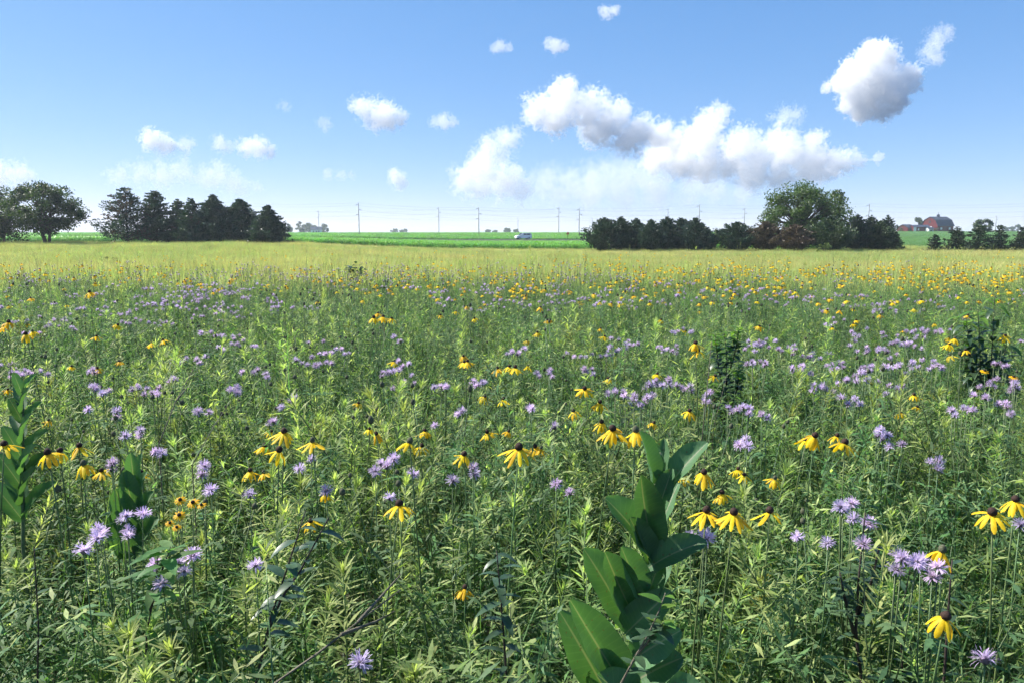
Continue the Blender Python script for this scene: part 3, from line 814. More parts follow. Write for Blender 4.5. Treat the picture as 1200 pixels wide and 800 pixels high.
m_ = MB(); m_.box(-.05, .05, -.03, .03, -.2, zt); m_.build('post', [DARKW], sg, False)
m_ = MB(); m_.add([(-.45,-.06,zt-.35),(0,-.06,zt-.8),(.45,-.06,zt-.35),(0,-.06,zt+.1),(-.45,-.04,zt-.35),(0,-.04,zt-.8),(.45,-.04,zt-.35),(0,-.04,zt+.1)],
                  [(0,1,2,3),(7,6,5,4),(0,4,5,1),(1,5,6,2),(2,6,7,3),(3,7,4,0)]); m_.build('sign_panel', [plain_mat('sign_orange', (.6, .13, .03), .5, .4, .05, 1)], sg, False)
# ------------------------------------------------------------------ labels of look-alikes: where each stands by a landmark
def to_px(x, y, z):
    zc = y * CP - (z - EYE) * SP
    return 600 + F_PX * x / zc, 400 - F_PX * (y * SP + (z - EYE) * CP) / zc
MARKS = [('the big milkweed', 740, 660), ('the tall left milkweed', 27, 530), ('the small milkweed', 157, 585), ('the fullest lavender cluster', 145, 622), ('the lone coneflower', 468, 590),
 ('the largest middle coneflower', 608, 524), ('the middle coneflower trio', 488, 515), ('the slanted coneflower', 544, 533), ('the cluster of four coneflowers', 325, 515), ('the bell shaped coneflower', 366, 516),
 ('the black eyed flowers', 215, 597), ('the dark leaning weed', 330, 690), ('the bare grey branch', 400, 745), ('the lavender head below', 422, 793), ('the oval leaved sprig', 770, 725),
 ('the broad right lavender cluster', 1003, 604), ('the few petalled coneflower', 1104, 644), ('the lowest coneflower', 1108, 722), ('the full skirted coneflower', 1163, 600), ('the multi stemmed weed', 1005, 720),
 ('the wide spread coneflower', 990, 518), ('the dark sapling', 850, 440), ('the tall leafy plant', 1150, 420), ('the great lavender patch', 1000, 430), ('the bright yellow trio', 597, 430),
 ('the dense lavender drift', 385, 418), ('the yellow row', 448, 372), ('the far left coneflowers', 20, 385), ('the far shrub', 417, 320), ('the wide left lavender clusters', 150, 458),
 ('the grey coned coneflower', 902, 598), ('the weed beside the milkweed', 588, 720), ('the pale stemmed weed', 180, 720), ('the bare dark stem', 43, 720), ('the low lavender cluster', 207, 661),
 ('the sunken low coneflower', 545, 688), ('the middle coneflower four', 690, 465), ('the three coneflowers', 1115, 405), ('the coneflower pair by the sapling', 816, 406), ('the upright small coneflower', 1055, 483)]
USED = set()
def near_label(prefix, px, py):
    ds = sorted(MARKS, key=lambda m: math.hypot(m[1] - px, m[2] - py))
    for extra in ('', 'another ', 'one more ', 'yet another '):
        for nm_, mx, my in ds[:14]:
            dx, dy = px - mx, py - my; d = math.hypot(dx, dy)
            how = 'just' if d < 28 else 'a little' if d < 75 else 'well' if d < 150 else 'far'
            h = '' if abs(dx) < .38 * d else ('left of' if dx < 0 else 'right of')
            v = '' if abs(dy) < .38 * d else ('above' if dy < 0 else 'below')
            rel = (v + ' and ' + h) if v and h else (v or h)
            lb = '%s%s %s %s %s' % (extra, prefix, how, rel, nm_)
            if lb not in USED:
                USED.add(lb); return lb
    return lb

# ------------------------------------------------------------------ scattering
def gn_scatter(name, label, cat, meshes, P, rot, scl, idx, kind='stuff', group=None):
    """one object of uncountable growth: each point of P carries one of the given plants"""
    c = bpy.data.collections.new(name + '_plants')
    for i, me in enumerate(meshes):
        o = bpy.data.objects.new('%s_%02d' % (name, i), me); c.objects.link(o)
    me = bpy.data.meshes.new(name)
    n = len(P)
    me.vertices.add(n); me.vertices.foreach_set('co', np.asarray(P, np.float32).ravel())
    a = me.attributes.new('prot', 'FLOAT_VECTOR', 'POINT'); a.data.foreach_set('vector', np.asarray(rot, np.float32).ravel())
    a = me.attributes.new('pscl', 'FLOAT_VECTOR', 'POINT'); a.data.foreach_set('vector', np.asarray(scl, np.float32).ravel())
    a = me.attributes.new('pidx', 'INT', 'POINT'); a.data.foreach_set('value', np.asarray(idx, np.int32))
    o = obj(name, me)
    ng = bpy.data.node_groups.new(name, 'GeometryNodeTree')
    ng.interface.new_socket('Geometry', in_out='INPUT', socket_type='NodeSocketGeometry')
    ng.interface.new_socket('Geometry', in_out='OUTPUT', socket_type='NodeSocketGeometry')
    N = ng.nodes; L = ng.links
    gi = N.new('NodeGroupInput'); go = N.new('NodeGroupOutput')
    ip = N.new('GeometryNodeInstanceOnPoints')
    ci = N.new('GeometryNodeCollectionInfo'); ci.inputs['Collection'].default_value = c
    ci.inputs['Separate Children'].default_value = True; ci.inputs['Reset Children'].default_value = True
    L.new(gi.outputs[0], ip.inputs['Points']); L.new(ci.outputs[0], ip.inputs['Instance'])
    ip.inputs['Pick Instance'].default_value = True
    def attr(nm_, ty):
        q = N.new('GeometryNodeInputNamedAttribute'); q.data_type = ty; q.inputs['Name'].default_value = nm_
        return q.outputs['Attribute']
    L.new(attr('pidx', 'INT'), ip.inputs['Instance Index'])
    L.new(attr('prot', 'FLOAT_VECTOR'), ip.inputs['Rotation'])
    L.new(attr('pscl', 'FLOAT_VECTOR'), ip.inputs['Scale'])
    L.new(ip.outputs[0], go.inputs[0])
    md = o.modifiers.new('scatter', 'NODES'); md.node_group = ng
    tag(o, label, cat, group, kind)
    return o

def wedge(y0, y1, dens, ku=.84, mar=1.2, rng=RNG):
    """random points of the ground in front of the camera"""
    area = ku * (y1 * y1 - y0 * y0) + 2 * mar * (y1 - y0)
    n = int(area * dens)
    y = np.sqrt(rng.uniform(y0 * y0, y1 * y1, n)) if mar < .5 else None
    if y is None:
        y = rng.uniform(y0, y1, n * 2); keep = rng.uniform(0, 1, n * 2) < (ku * y + mar) / (ku * y1 + mar)
        y = y[keep]
        if len(y) > n: y = y[:n]
    x = rng.uniform(-1, 1, len(y)) * (ku * y + mar)
    return x, y
def rots(n, tilt=.15, rng=RNG):
    return np.stack([rng.normal(0, tilt, n), rng.normal(0, tilt, n), rng.uniform(0, 6.283, n)], 1)
def scl3(s, h=None):
    s = np.asarray(s); h = s if h is None else np.asarray(h)
    return np.stack([s, s, h], 1)

# ------------------------------------------------------------------ plant kinds (meshes)
def curve_pts(h, lean, rs, n=6):
    a = rs.uniform(0, 6.283); lx, ly = math.cos(a) * lean * h, math.sin(a) * lean * h
    w = rs.uniform(-.025, .025) * h
    return [Vector((lx * (k/n)**1.6 + w * math.sin(k/n*5), ly * (k/n)**1.6 + w * math.cos(k/n*4) - w, h * k / n)) for k in range(n + 1)]
def on_curve(pts, t):
    f = t * (len(pts) - 1); i = min(int(f), len(pts) - 2)
    return pts[i].lerp(pts[i+1], f - i)
def goldenrod(seed, h=.8, bud=False):
    rs = random.Random(seed)
    st = MB(); fo = MB()
    pts = curve_pts(h, rs.uniform(.02, .16), rs)
    st.tube(pts, [.0028, .0027, .0026, .0024, .002, .0016, .0010], 4)
    n = rs.randint(125, 150)
    for i in range(n):
        t = .22 + .78 * (i / n) ** .85
        p = on_curve(pts, t); a = i * 2.399 + rs.uniform(-.4, .4)
        el = R(4 + 44 * max(0, (t - .3) / .7) ** 1.5 + rs.uniform(-20, 20))
        d = Vector((math.cos(a) * math.cos(el), math.sin(a) * math.cos(el), math.sin(el)))
        L = (.088 - .044 * t) * rs.uniform(.75, 1.25)
        nr = Vector((-math.cos(a) * math.sin(el), -math.sin(a) * math.sin(el), math.cos(el)))
        nr = nr + Vector((rs.uniform(-.4, .4), rs.uniform(-.4, .4), 0))
        fo.leaf(p, d, nr, L, L * rs.uniform(.10, .15), rs.uniform(-.1, .55), 2, 1 if t > .78 and rs.random() < .8 else 0, prof=.6)
    top = pts[-1]
    for i in range(22):
        a = i * 2.399; el = R(rs.uniform(40, 85)); d = Vector((math.cos(a)*math.cos(el), math.sin(a)*math.cos(el), math.sin(el)))
        fo.leaf(top - Vector((0, 0, rs.uniform(0, .025))), d, (-math.cos(a), -math.sin(a), .4), rs.uniform(.022, .046), .0055, .2, 2, 1)
    if bud:
        for b in range(9):
            a = b * 2.4; q = top - Vector((0, 0, rs.uniform(0, .09))); d = Vector((math.cos(a), math.sin(a), .8)).normalized()
            L = rs.uniform(.04, .075)
            st.tube([q, q + d * L], [.001, .0006], 3)
            for k in range(26):
                e = q + d * L * rs.uniform(.15, 1.05)
                fo.leaf(e, (rs.uniform(-1, 1), rs.uniform(-1, 1), rs.uniform(.2, 1.2)), (rs.uniform(-1, 1), rs.uniform(-1, 1), 1), rs.uniform(.005, .009), .0045, 0, 1, 2, tipw=.5)
    return st, fo, ['gold_leaf', 'gold_tip', 'gold_bud']
def forb(seed, h=.72, lm='forb_leaf', L0=.052, asp=.26, pairs=16, branch=True):
    rs = random.Random(seed); st = MB(); fo = MB()
    pts = curve_pts(h, rs.uniform(.02, .15), rs)
    st.tube(pts, [.0028, .0026, .0025, .0022, .002, .0016, .001], 4)
    def run(pts, n, t0, sc):
        for i in range(n):
            t = t0 + (1 - t0) * (i + .5) / n; p = on_curve(pts, t); a0 = (i % 2) * 1.571 + rs.uniform(-.3, .3)
            for s in (0, math.pi):
                a = a0 + s + rs.uniform(-.2, .2); el = R(rs.uniform(-5, 40) + 25 * max(0, t - .7) / .3)
                d = Vector((math.cos(a)*math.cos(el), math.sin(a)*math.cos(el), math.sin(el)))
                nr = Vector((-math.cos(a)*math.sin(el) + rs.uniform(-.35, .35), -math.sin(a)*math.sin(el) + rs.uniform(-.35, .35), math.cos(el)))
                L = L0 * sc * rs.uniform(.7, 1.25) * (1.15 - .5 * t)
                fo.leaf(p, d, nr, L, L * asp, rs.uniform(.2, 1.0), 3, 0, prof=.55)
    run(pts, pairs, .2, 1)
    if branch:
        for k in range(4):
            t = rs.uniform(.45, .85); p = on_curve(pts, t); a = rs.uniform(0, 6.28)
            bp = [p + Vector((math.cos(a)*q*.35, math.sin(a)*q*.35, q)) * .16 for q in (0, .4, .8, 1.2)]
            st.tube(bp, [.0016, .0014, .0012, .0008], 3); run(bp, 4, .2, .7)
    return st, fo, [lm]
def bushy(seed, h=.62, lm='forb_leaf'):
    rs = random.Random(seed); st = MB(); fo = MB()
    pts = curve_pts(h, rs.uniform(.02, .2), rs)
    st.tube(pts, [.003, .0028, .0026, .0024, .002, .0016, .001], 4)
    br = [(pts, .35)]
    for k in range(9):
        t = rs.uniform(.3, .95); p = on_curve(pts, t); a = k * 2.4 + rs.uniform(-.4, .4); sp = rs.uniform(.4, 1.0); L = rs.uniform(.12, .26)
        q = [p + Vector((math.cos(a) * sp * v, math.sin(a) * sp * v, v * (1 - .25 * sp * v))) * L for v in (0, .35, .7, 1.0)]
        st.tube(q, [.0016, .0014, .0011, .0007], 3); br.append((q, .1))
    for pl, t0 in br:
        n = 24
        for i in range(n):
            t = t0 + (1 - t0) * (i + .5) / n; p = on_curve(pl, t); a = i * 2.4 + rs.uniform(-.5, .5); el = R(rs.uniform(-15, 60))
            d = Vector((math.cos(a)*math.cos(el), math.sin(a)*math.cos(el), math.sin(el))); L = rs.uniform(.022, .047)
            fo.leaf(p, d, (-math.cos(a)*math.sin(el) + rs.uniform(-.4, .4), -math.sin(a)*math.sin(el) + rs.uniform(-.4, .4), math.cos(el)), L, L * rs.uniform(.16, .26), rs.uniform(.0, .9), 2, 1 if t > .80 and rs.random() < .6 else 0, prof=.6)
    return st, fo, [lm, 'gold_tip']
def broad(seed, h=.7):
    rs = random.Random(seed); st = MB(); fo = MB()
    pts = curve_pts(h, rs.uniform(.02, .15), rs)
    st.tube(pts, [.004, .0038, .0035, .003, .0026, .002, .001], 5)
    for i in range(17):
        t = .2 + .8 * i / 17; p = on_curve(pts, t); a = i * 2.2 + rs.uniform(-.4, .4); el = R(rs.uniform(10, 50))
        d = Vector((math.cos(a)*math.cos(el), math.sin(a)*math.cos(el), math.sin(el)))
        L = rs.uniform(.06, .11) * (1.15 - .45 * t)
        fo.leaf(p, d, (-math.cos(a)*math.sin(el)+rs.uniform(-.3, .3), -math.sin(a)*math.sin(el)+rs.uniform(-.3, .3), math.cos(el)), L, L * rs.uniform(.22, .34), rs.uniform(.4, 1.3), 4, 0, fold=.25, prof=.6)
    return st, fo, ['broad_leaf']
def tuft(seed, h=.8, n=20, w=.006, lm='grass'):
    rs = random.Random(seed); fo = MB()
    for i in range(n):
        a = rs.uniform(0, 6.28); el = R(rs.uniform(62, 86)); d = Vector((math.cos(a)*math.cos(el), math.sin(a)*math.cos(el), math.sin(el)))
        b = Vector((rs.uniform(-.04, .04), rs.uniform(-.04, .04), 0)); L = h * rs.uniform(.6, 1.25)
        fo.leaf(b, d, (-math.cos(a)*math.sin(el), -math.sin(a)*math.sin(el), math.cos(el)), L, w * rs.uniform(.7, 1.3), rs.uniform(.1, 1.3), 5, 0, prof=.45)
    return None, fo, [lm]
def stalks(seed, h=.95):
    """thin flower stalks that ended bloom: grey-green cones and dark seed heads"""
    rs = random.Random(seed); st = MB(); fo = MB()
    for k in range(3):
        a = rs.uniform(0, 6.28); hh = h * rs.uniform(.8, 1.1); l = rs.uniform(.03, .16)
        pts = [Vector((math.cos(a)*l*q*q, math.sin(a)*l*q*q, hh*q)) for q in (0, .25, .5, .75, 1)]
        st.tube(pts, [.0024, .0022, .002, .0016, .0012], 4)
        top = pts[-1]; rr = rs.uniform(.005, .009)
        fo.tube([top, top + Vector((0, 0, rr*.5)), top + Vector((0, 0, rr*1.6)), top + Vector((0, 0, rr*2.4))], [rr*.5, rr, rr*.95, rr*.3], 7, 1)
        for i in range(8):
            t = rs.uniform(.15, .8); p = on_curve(pts, t); b = rs.uniform(0, 6.28)
            fo.leaf(p, (math.cos(b), math.sin(b), .5), (0, 0, 1), rs.uniform(.06, .12), .012, .8, 3, 0)
    return st, fo, ['forb_leaf', 'cone_green']
def joined(tr, name):
    st, fo, mats = tr
    mb = MB()
    if st: mb.add(st.v, st.f, 0)
    for f in range(1): pass
    o = len(mb.v); mb.v.extend(fo.v)
    for f, m_i in zip(fo.f, fo.m): mb.f.append(tuple(i + o for i in f)); mb.m.append(m_i + 1)
    return mb.mesh(name, [M['stem']] + [M[q] for q in mats])
KIND = {}
KIND['goldenrod'] = [goldenrod(100 + i, .80 + .04 * (i % 3)) for i in range(6)]
KIND['budding_goldenrod'] = [goldenrod(120 + i, .78, True) for i in range(3)]
KIND['leafy_forb'] = [forb(140 + i) for i in range(4)]
KIND['fine_forb'] = [forb(160 + i, .78, 'berg_leaf', .05, .24, 16) for i in range(4)]
KIND['broad_leaved_forb'] = [broad(180 + i) for i in range(4)]
KIND['grass_tuft'] = [tuft(200 + i) for i in range(4)]
KIND['bluegreen_grass_tuft'] = [tuft(220 + i, .85, 16, .004, 'blue_grass') for i in range(4)]
KIND['spent_flower_stalk'] = [stalks(240 + i) for i in range(4)]
KIND['bushy_forb'] = [bushy(260 + i, .60 + .04 * i, ('forb_leaf', 'gold_leaf', 'berg_leaf')[i % 3]) for i in range(6)]
JOIN = []; KIDX = {}
for k, lst in KIND.items():
    KIDX[k] = []
    for tr in lst:
        KIDX[k].append(len(JOIN)); JOIN.append(joined(tr, k))
KN = list(KIND)

def choose_kinds(x, y, rng):
    """which kind grows where: patches"""
    n = len(x)
    a = vnoise(x, y, 1, 1.1); b = vnoise(x, y, 2, 1.6); c = vnoise(x, y, 3, .9); e = vnoise(x, y, 4, 2.4)
    near = 1 - sst(2.5, 7, y)
    right = sst(-.1, .35, x / np.maximum(y, .5))
    W = np.stack([
        1.15 * (.25 + a) * (.35 + 1.7 * near) * (1.25 - .6 * right),
        1.0 * near * (b > .45) * (1.3 - .6 * right) + .03,
        1.2 * (.2 + c) * (.6 + .6 * right),
        1.4 * (.3 + b),
        .30 * (.2 + e) * (.25 + 1.1 * right),
        .8 * (.2 + e),
        1.0 * (.3 + (1 - a)) * (1.2 - .5 * near),
        .30 * (.4 + c),
        2.6 * (.35 + .65 * (1 - b))], 1)
    W /= W.sum(1, keepdims=True)
    r = rng.uniform(0, 1, n)
    k = (W.cumsum(1) < r[:, None]).sum(1)
    return np.clip(k, 0, 8)

MILK = (0.205, 1.22)       # foot of the big milkweed
def keep_clear(x, y, h):
    u = x / y
    k = np.hypot(x, y) > .72
    k &= ~((y < 1.2) & (u > .02) & (u < .26))
    k &= ~((y >= 1.2) & (y < 1.34) & (np.abs(u - .165) < .05))
    return k

# growth near enough to tell the plants apart: every plant an object
x, y = wedge(.62, 2.15, 104, .78, .12)
k_ = keep_clear(x, y, 0); x, y = x[k_], y[k_]
kinds = choose_kinds(x, y, RNG)
order = np.argsort(y)
PARTMESH = {}
def part_meshes(kn, i):
    if (kn, i) not in PARTMESH:
        st, fo, mats = KIND[kn][i]
        PARTMESH[(kn, i)] = (st.mesh('stem', [M['stem']]) if st else None, fo.mesh('foliage', [M[q] for q in mats]))
    return PARTMESH[(kn, i)]
LAB = {
    'goldenrod': ('pale tipped goldenrod', 'goldenrod'), 'budding_goldenrod': ('goldenrod with yellow green buds', 'goldenrod'), 'leafy_forb': ('green plant with paired leaves', 'plant'),
    'fine_forb': ('fine leaved grey green plant', 'plant'), 'broad_leaved_forb': ('broad leaved green plant', 'plant'), 'grass_tuft': ('arching green grass tuft', 'grass tuft'),
    'bluegreen_grass_tuft': ('thin blue green grass tuft', 'grass tuft'), 'spent_flower_stalk': ('stalks with bare seed cones', 'plant'), 'bushy_forb': ('bushy small leaved plant', 'plant')}
for j in order:
    kn = KN[kinds[j]]; vi = random.randrange(len(KIND[kn]))
    st, fo = part_meshes(kn, vi)
    lb, ct = LAB[kn]; lb = near_label(lb, *to_px(x[j], y[j], .72))
    t = thing(kn, lb, ct, (x[j], y[j], tzf(x[j], y[j])), random.uniform(0, 6.28), 'foreground ' + kn.replace('_', ' ') + 's')
    s = random.uniform(.92, 1.18)
    t.scale = (s, s, s * random.uniform(.85, 1.05)); t.rotation_euler = (random.gauss(0, .2), random.gauss(0, .2), t.rotation_euler.z)
    if st: obj('stem', st, t)
    obj('foliage', fo, t)

# the same growth farther off and beside the frame, as one mass
XS = []; YS = []
for y0, y1, dn in ((2.15, 4, 96), (4, 8, 68), (8, 14, 46), (14, 20, 34)):
    a, b = wedge(y0, y1, dn); XS.append(a); YS.append(b)
a, b = RNG.uniform(-2.6, 2.6, 1100), RNG.uniform(-1.2, 2.15, 1100)      # beside and behind the camera
kk = ((np.abs(a) > .78 * np.maximum(b, 0) + .14) | (b < .62)) & (np.hypot(a, b) > .8)
XS.append(a[kk]); YS.append(b[kk])
x = np.concatenate(XS); y = np.concatenate(YS)
edge = 16.5 + 4 * (vnoise(x, y, 9, 5) - .5) - 2.5 * sst(.1, .6, x / np.maximum(y, 1))
kk = y < edge; x, y = x[kk], y[kk]
kinds = choose_kinds(x, y, RNG)
idx = np.array([random.choice(KIDX[KN[k]]) for k in kinds])
n = len(x)
s = RNG.uniform(.9, 1.2, n) * (1 - .18 * sst(8, 17, y))
hgt = s * RNG.uniform(.85, 1.08, n) * (.85 + .3 * vnoise(x, y, 12, 1.3))
gn_scatter('meadow_growth', 'dense mixed green growth filling the flower meadow', 'meadow plants', JOIN, np.stack([x, y, tz(x, y)], 1), rots(n, .2), scl3(s, hgt), idx)

# ------------------------------------------------------------------ golden grass beyond the flowers
def grass_patch(seed, w=1.2, n=230):
    rs = random.Random(seed); mb = MB()
    for i in range(n):
        a = rs.uniform(0, 6.28); el = R(rs.uniform(55, 86)); d = Vector((math.cos(a)*math.cos(el), math.sin(a)*math.cos(el), math.sin(el)))
        dry = rs.random() < .22
        L = rs.uniform(.35, .62)
        mb.leaf((rs.uniform(-.5, .5)*w, rs.uniform(-.5, .5)*w, 0), d, (-math.cos(a)*math.sin(el), -math.sin(a)*math.sin(el), math.cos(el)), L, rs.uniform(.008, .016), rs.uniform(.1, 1.1), 2, 1 if dry else 0, prof=.5)
    return mb.mesh('grass_patch', [M['gold_grass'], M['dry_grass']])
GPATCH = [grass_patch(300 + i) for i in range(5)]
X = []; Y = []
for y0, y1, dn in ((14, 30, 2.6), (30, 60, 1.5), (60, 97, 1.15)):
    a, b = wedge(y0, y1, dn, .86, 4); X.append(a); Y.append(b)
x = np.concatenate(X); y = np.concatenate(Y)
edge = 15.0 + 4 * (vnoise(x, y, 9, 5) - .5) - 2.5 * sst(.1, .6, x / np.maximum(y, 1))
kk = (y > edge) & (y < 92 + 5 * (x / y > .42)); x, y = x[kk], y[kk]
n = len(x); s = RNG.uniform(.9, 1.3, n)
gn_scatter('golden_grass', 'pale golden green grass between the flowers and the trees', 'grass', GPATCH, np.stack([x, y, tz(x, y)], 1), rots(n, .06),
           scl3(s, s * RNG.uniform(.8, 1.1, n) * (.8 + .4 * vnoise(x, y, 14, 4))), RNG.integers(0, 5, n))

x, y = wedge(11, 20, .8, .84, 1); x2, y2 = wedge(21, 80, .035, .84, 1)
x = np.concatenate([x, x2]); y = np.concatenate([y, y2]); n = len(x)
s = RNG.uniform(.9, 1.2, n)
gn_scatter('tall_weeds', 'tall green weed stalks standing above the grass at the edge of the flowers', 'weeds', JOIN, np.stack([x, y, tz(x, y)], 1), rots(n, .06), scl3(s * 1.15, s * RNG.uniform(.95, 1.3, n)), np.array([random.choice(KIDX['goldenrod'] + KIDX['fine_forb'] + KIDX['leafy_forb']) for _ in range(n)]))

# ------------------------------------------------------------------ crops
def crop_seg(seed):
    rs = random.Random(seed); mb = MB()
    for k in range(9):
        x0 = -1 + 2 * (k + .5) / 9 + rs.uniform(-.05, .05); h = rs.uniform(.95, 1.12)
        mb.tube([(x0, 0, 0), (x0, 0, h * .8)], [.014, .008], 3, cap=False)
        for i in range(17):
            a = rs.uniform(0, 6.28); el = R(rs.uniform(35, 75)); d = Vector((math.cos(a)*math.cos(el), math.sin(a)*math.cos(el), math.sin(el)))
            mb.leaf((x0, 0, h * rs.uniform(.05, .75)), d, (-math.cos(a)*math.sin(el), -math.sin(a)*math.sin(el), math.cos(el)), rs.uniform(.35, .6), .09, rs.uniform(.6, 1.6), 3, 0, prof=.5)
    return mb.mesh('crop_row', [M['crop']])
def bean_clump(seed):
    rs = random.Random(seed); mb = MB()
    for i in range(110):
        p = (rs.uniform(-.8, .8), rs.uniform(-.5, .5), rs.uniform(.12, .5))
        mb.leaf(p, (rs.uniform(-1, 1), rs.uniform(-1, 1), .2), (rs.uniform(-.5, .5), rs.uniform(-.5, .5), 1), rs.uniform(.1, .16), .09, .5, 2, 0, prof=.6)
    return mb.mesh('bean_row', [M['bean']])
CROPS = [crop_seg(i) for i in range(5)]
BEANS = [bean_clump(i) for i in range(4)]
def rows(y0f, y1, dy, dx, u0, u1, sc, meshes, name, label):
    X = []; Y = []
    yy = 97.0 if y1 < 200 else 218.0
    while yy < y1:
        xs = np.arange(u0 * yy, u1 * yy, dx) + RNG.uniform(0, dx)
        ys = yy + RNG.normal(0, .06, len(xs))
        kk = ys > y0f(xs / ys)
        X.append(xs[kk]); Y.append(ys[kk]); yy += dy * (1 if yy < 130 else 1.5)
    x = np.concatenate(X); y = np.concatenate(Y); n = len(x)
    r = np.stack([np.zeros(n), np.zeros(n), RNG.normal(0, .05, n) + math.pi * RNG.integers(0, 2, n)], 1)
    s = np.full(n, sc) * RNG.uniform(.94, 1.06, n)
    gn_scatter(name, label, 'crop', meshes, np.stack([x, y, tz(x, y) + .03], 1), r, scl3(s, RNG.uniform(.92, 1.08, n) * (1 if sc < 1.6 else 1.15)), RNG.integers(0, len(meshes), n))
rows(lambda u: 97 + 26 * sst(.1, -.4, -u) * 0 + 24 * (1 - sst(-.4, .1, u)), 180, .8, 1.9, -.95, .40, 1.0, CROPS, 'crop_rows', 'bright green crop rows with a shaded front edge behind the meadow')
rows(lambda u: 218 + 0 * u, 420, 2.6, 3.8, -.8, .40, 2.0, CROPS, 'crop_rows', 'farther green crop beyond the road')
rows(lambda u: 106 + 0 * u, 190, 1.0, 1.5, .43, 1.0, 1.1, BEANS, 'bean_rows', 'blue green bean field below the red barn')
rows(lambda u: 218 + 0 * u, 335, 2.6, 3.0, .43, .9, 2.2, BEANS, 'bean_rows', 'upper part of the bean field rising to the red barn')

# ------------------------------------------------------------------ yellow coneflowers
def petal_mesh(seed, L=.042, W=.0125, a0=-.15, a1=-1.35, mat='petal'):
    rs = random.Random(seed); mb = MB(); n = 5; p = Vector((0, 0, 0)); vv = []
    for i in range(n + 1):
        t = i / n; a = a0 + (a1 - a0) * (t ** .7)
        d = Vector((math.cos(a), 0, math.sin(a))); nn = Vector((-math.sin(a), 0, math.cos(a)))
        if i: p = p + d * (L / n)
        w = W * .5 * (.35 + .65 * math.sin(math.pi * min(1, .12 + t * .62))) * (1 if i < n else .45)
        tw = rs.uniform(-.1, .1)
        vv += [tuple(p + Vector((0, -w, 0)) - nn * w * (.45 + tw)), tuple(p), tuple(p + Vector((0, w, 0)) - nn * w * (.45 - tw))]
    ff = []
    for i in range(n): ff += [(i*3, i*3+1, i*3+4, i*3+3), (i*3+1, i*3+2, i*3+5, i*3+4)]
    mb.add(vv, ff)
    return mb
PET_MB = [petal_mesh(i, .042 + .004 * (i % 3), .0105 + .002 * (i % 2), .05 - .11 * i, (-.95, -1.25, -.7, -1.45, -1.1, -.55)[i]) for i in range(6)]
PETALS = [mb.mesh('petal', [M['petal']]) for mb in PET_MB]
def cone_mb(r=.0095, h=.019, seed=0):
    rs = random.Random(seed); mb = MB(); n = 12; m = 8; vv = []; ff = []
    for i in range(m + 1):
        t = i / m; z = -h * .35 + h * t; rr = r * math.sin(math.pi * (.10 + .86 * t)) ** .6
        for j in range(n):
            q = 2 * math.pi * (j + .5 * (i % 2)) / n; e = rr * (1 + (.16 if (i + j) % 2 else -.06))
            vv.append((math.cos(q) * e, math.sin(q) * e, z))
    for i in range(m):
        for j in range(n): ff.append((i*n+j, i*n+(j+1) % n, (i+1)*n+(j+1) % n, (i+1)*n+j))
    ff.append(tuple(m*n + j for j in range(n))); ff.append(tuple(range(n))[::-1])
    mb.add(vv, ff); return mb
CONES = [cone_mb(.0092 - .001 * (i == 3), .019 + .002 * (i % 2), i).mesh('cone', [M['cone_green' if i == 3 else 'cone']]) for i in range(4)]
def whorl(seed, npet, reg=True):
    """turns and picks of the petals round one cone"""
    rs = random.Random(seed); out = []
    base = rs.randrange(6)
    for k in range(npet):
        a = 2 * math.pi * k / npet + rs.uniform(-.18, .18)
        out.append((rs.choice([base, base, (base + 1) % 6, rs.randrange(6)]), a, rs.uniform(-.2, .2), rs.uniform(.88, 1.1)))
    return out
def joined_petals(seed, npet):
    mb = MB()
    for (vi, a, tl, s) in whorl(seed, npet):
        Mx = Matrix.Rotation(a, 4, 'Z') @ Matrix.Translation((.006, 0, -.004)) @ Matrix.Rotation(tl, 4, 'Y') @ Matrix.Scale(s, 4)
        mb.add([tuple(Mx @ Vector(v)) for v in PET_MB[vi].v], PET_MB[vi].f)
    return mb
JPET = [joined_petals(400 + i, 8 + i % 5).mesh('petals', [M['petal']]) for i in range(6)]
def pinnate(seed):
    rs = random.Random(seed); mb = MB(); mb.tube([(0, 0, 0), (.07, 0, .05), (.15, 0, .05)], [.0016, .0013, .0008], 3)
    for q, y in ((.05, 1), (.06, -1), (.10, 1), (.105, -1), (.15, .01)):
        mb.leaf((q, 0, .05), (1, y * .8, .1), (0, 0, 1), .07, .014, .6, 3, 1, prof=.55)
    return mb.mesh('leaf', [M['stem'], M['forb_leaf']])
PINN = [pinnate(i) for i in range(3)]
def stem_mesh(top, seed, r=.0022, name='stem', tilt=None):
    rs = random.Random(seed)
    b = Vector((rs.uniform(-.05, .05), rs.uniform(-.04, .04), 0)) * 1.0
    n = 7; w = Vector((rs.uniform(-.03, .03), rs.uniform(-.03, .03), 0))
    pts = [Vector((0, 0, 0)).lerp(top, k / n) + w * math.sin(math.pi * k / n) for k in range(n + 1)]
    mb = MB(); mb.tube(pts, [r * 1.3] * 2 + [r] * 4 + [r * .8, r * .7], 5)
    return mb.mesh(name, [M['stem']]), pts
GCONE = 'yellow coneflowers with drooping petals'
cnt = [0]
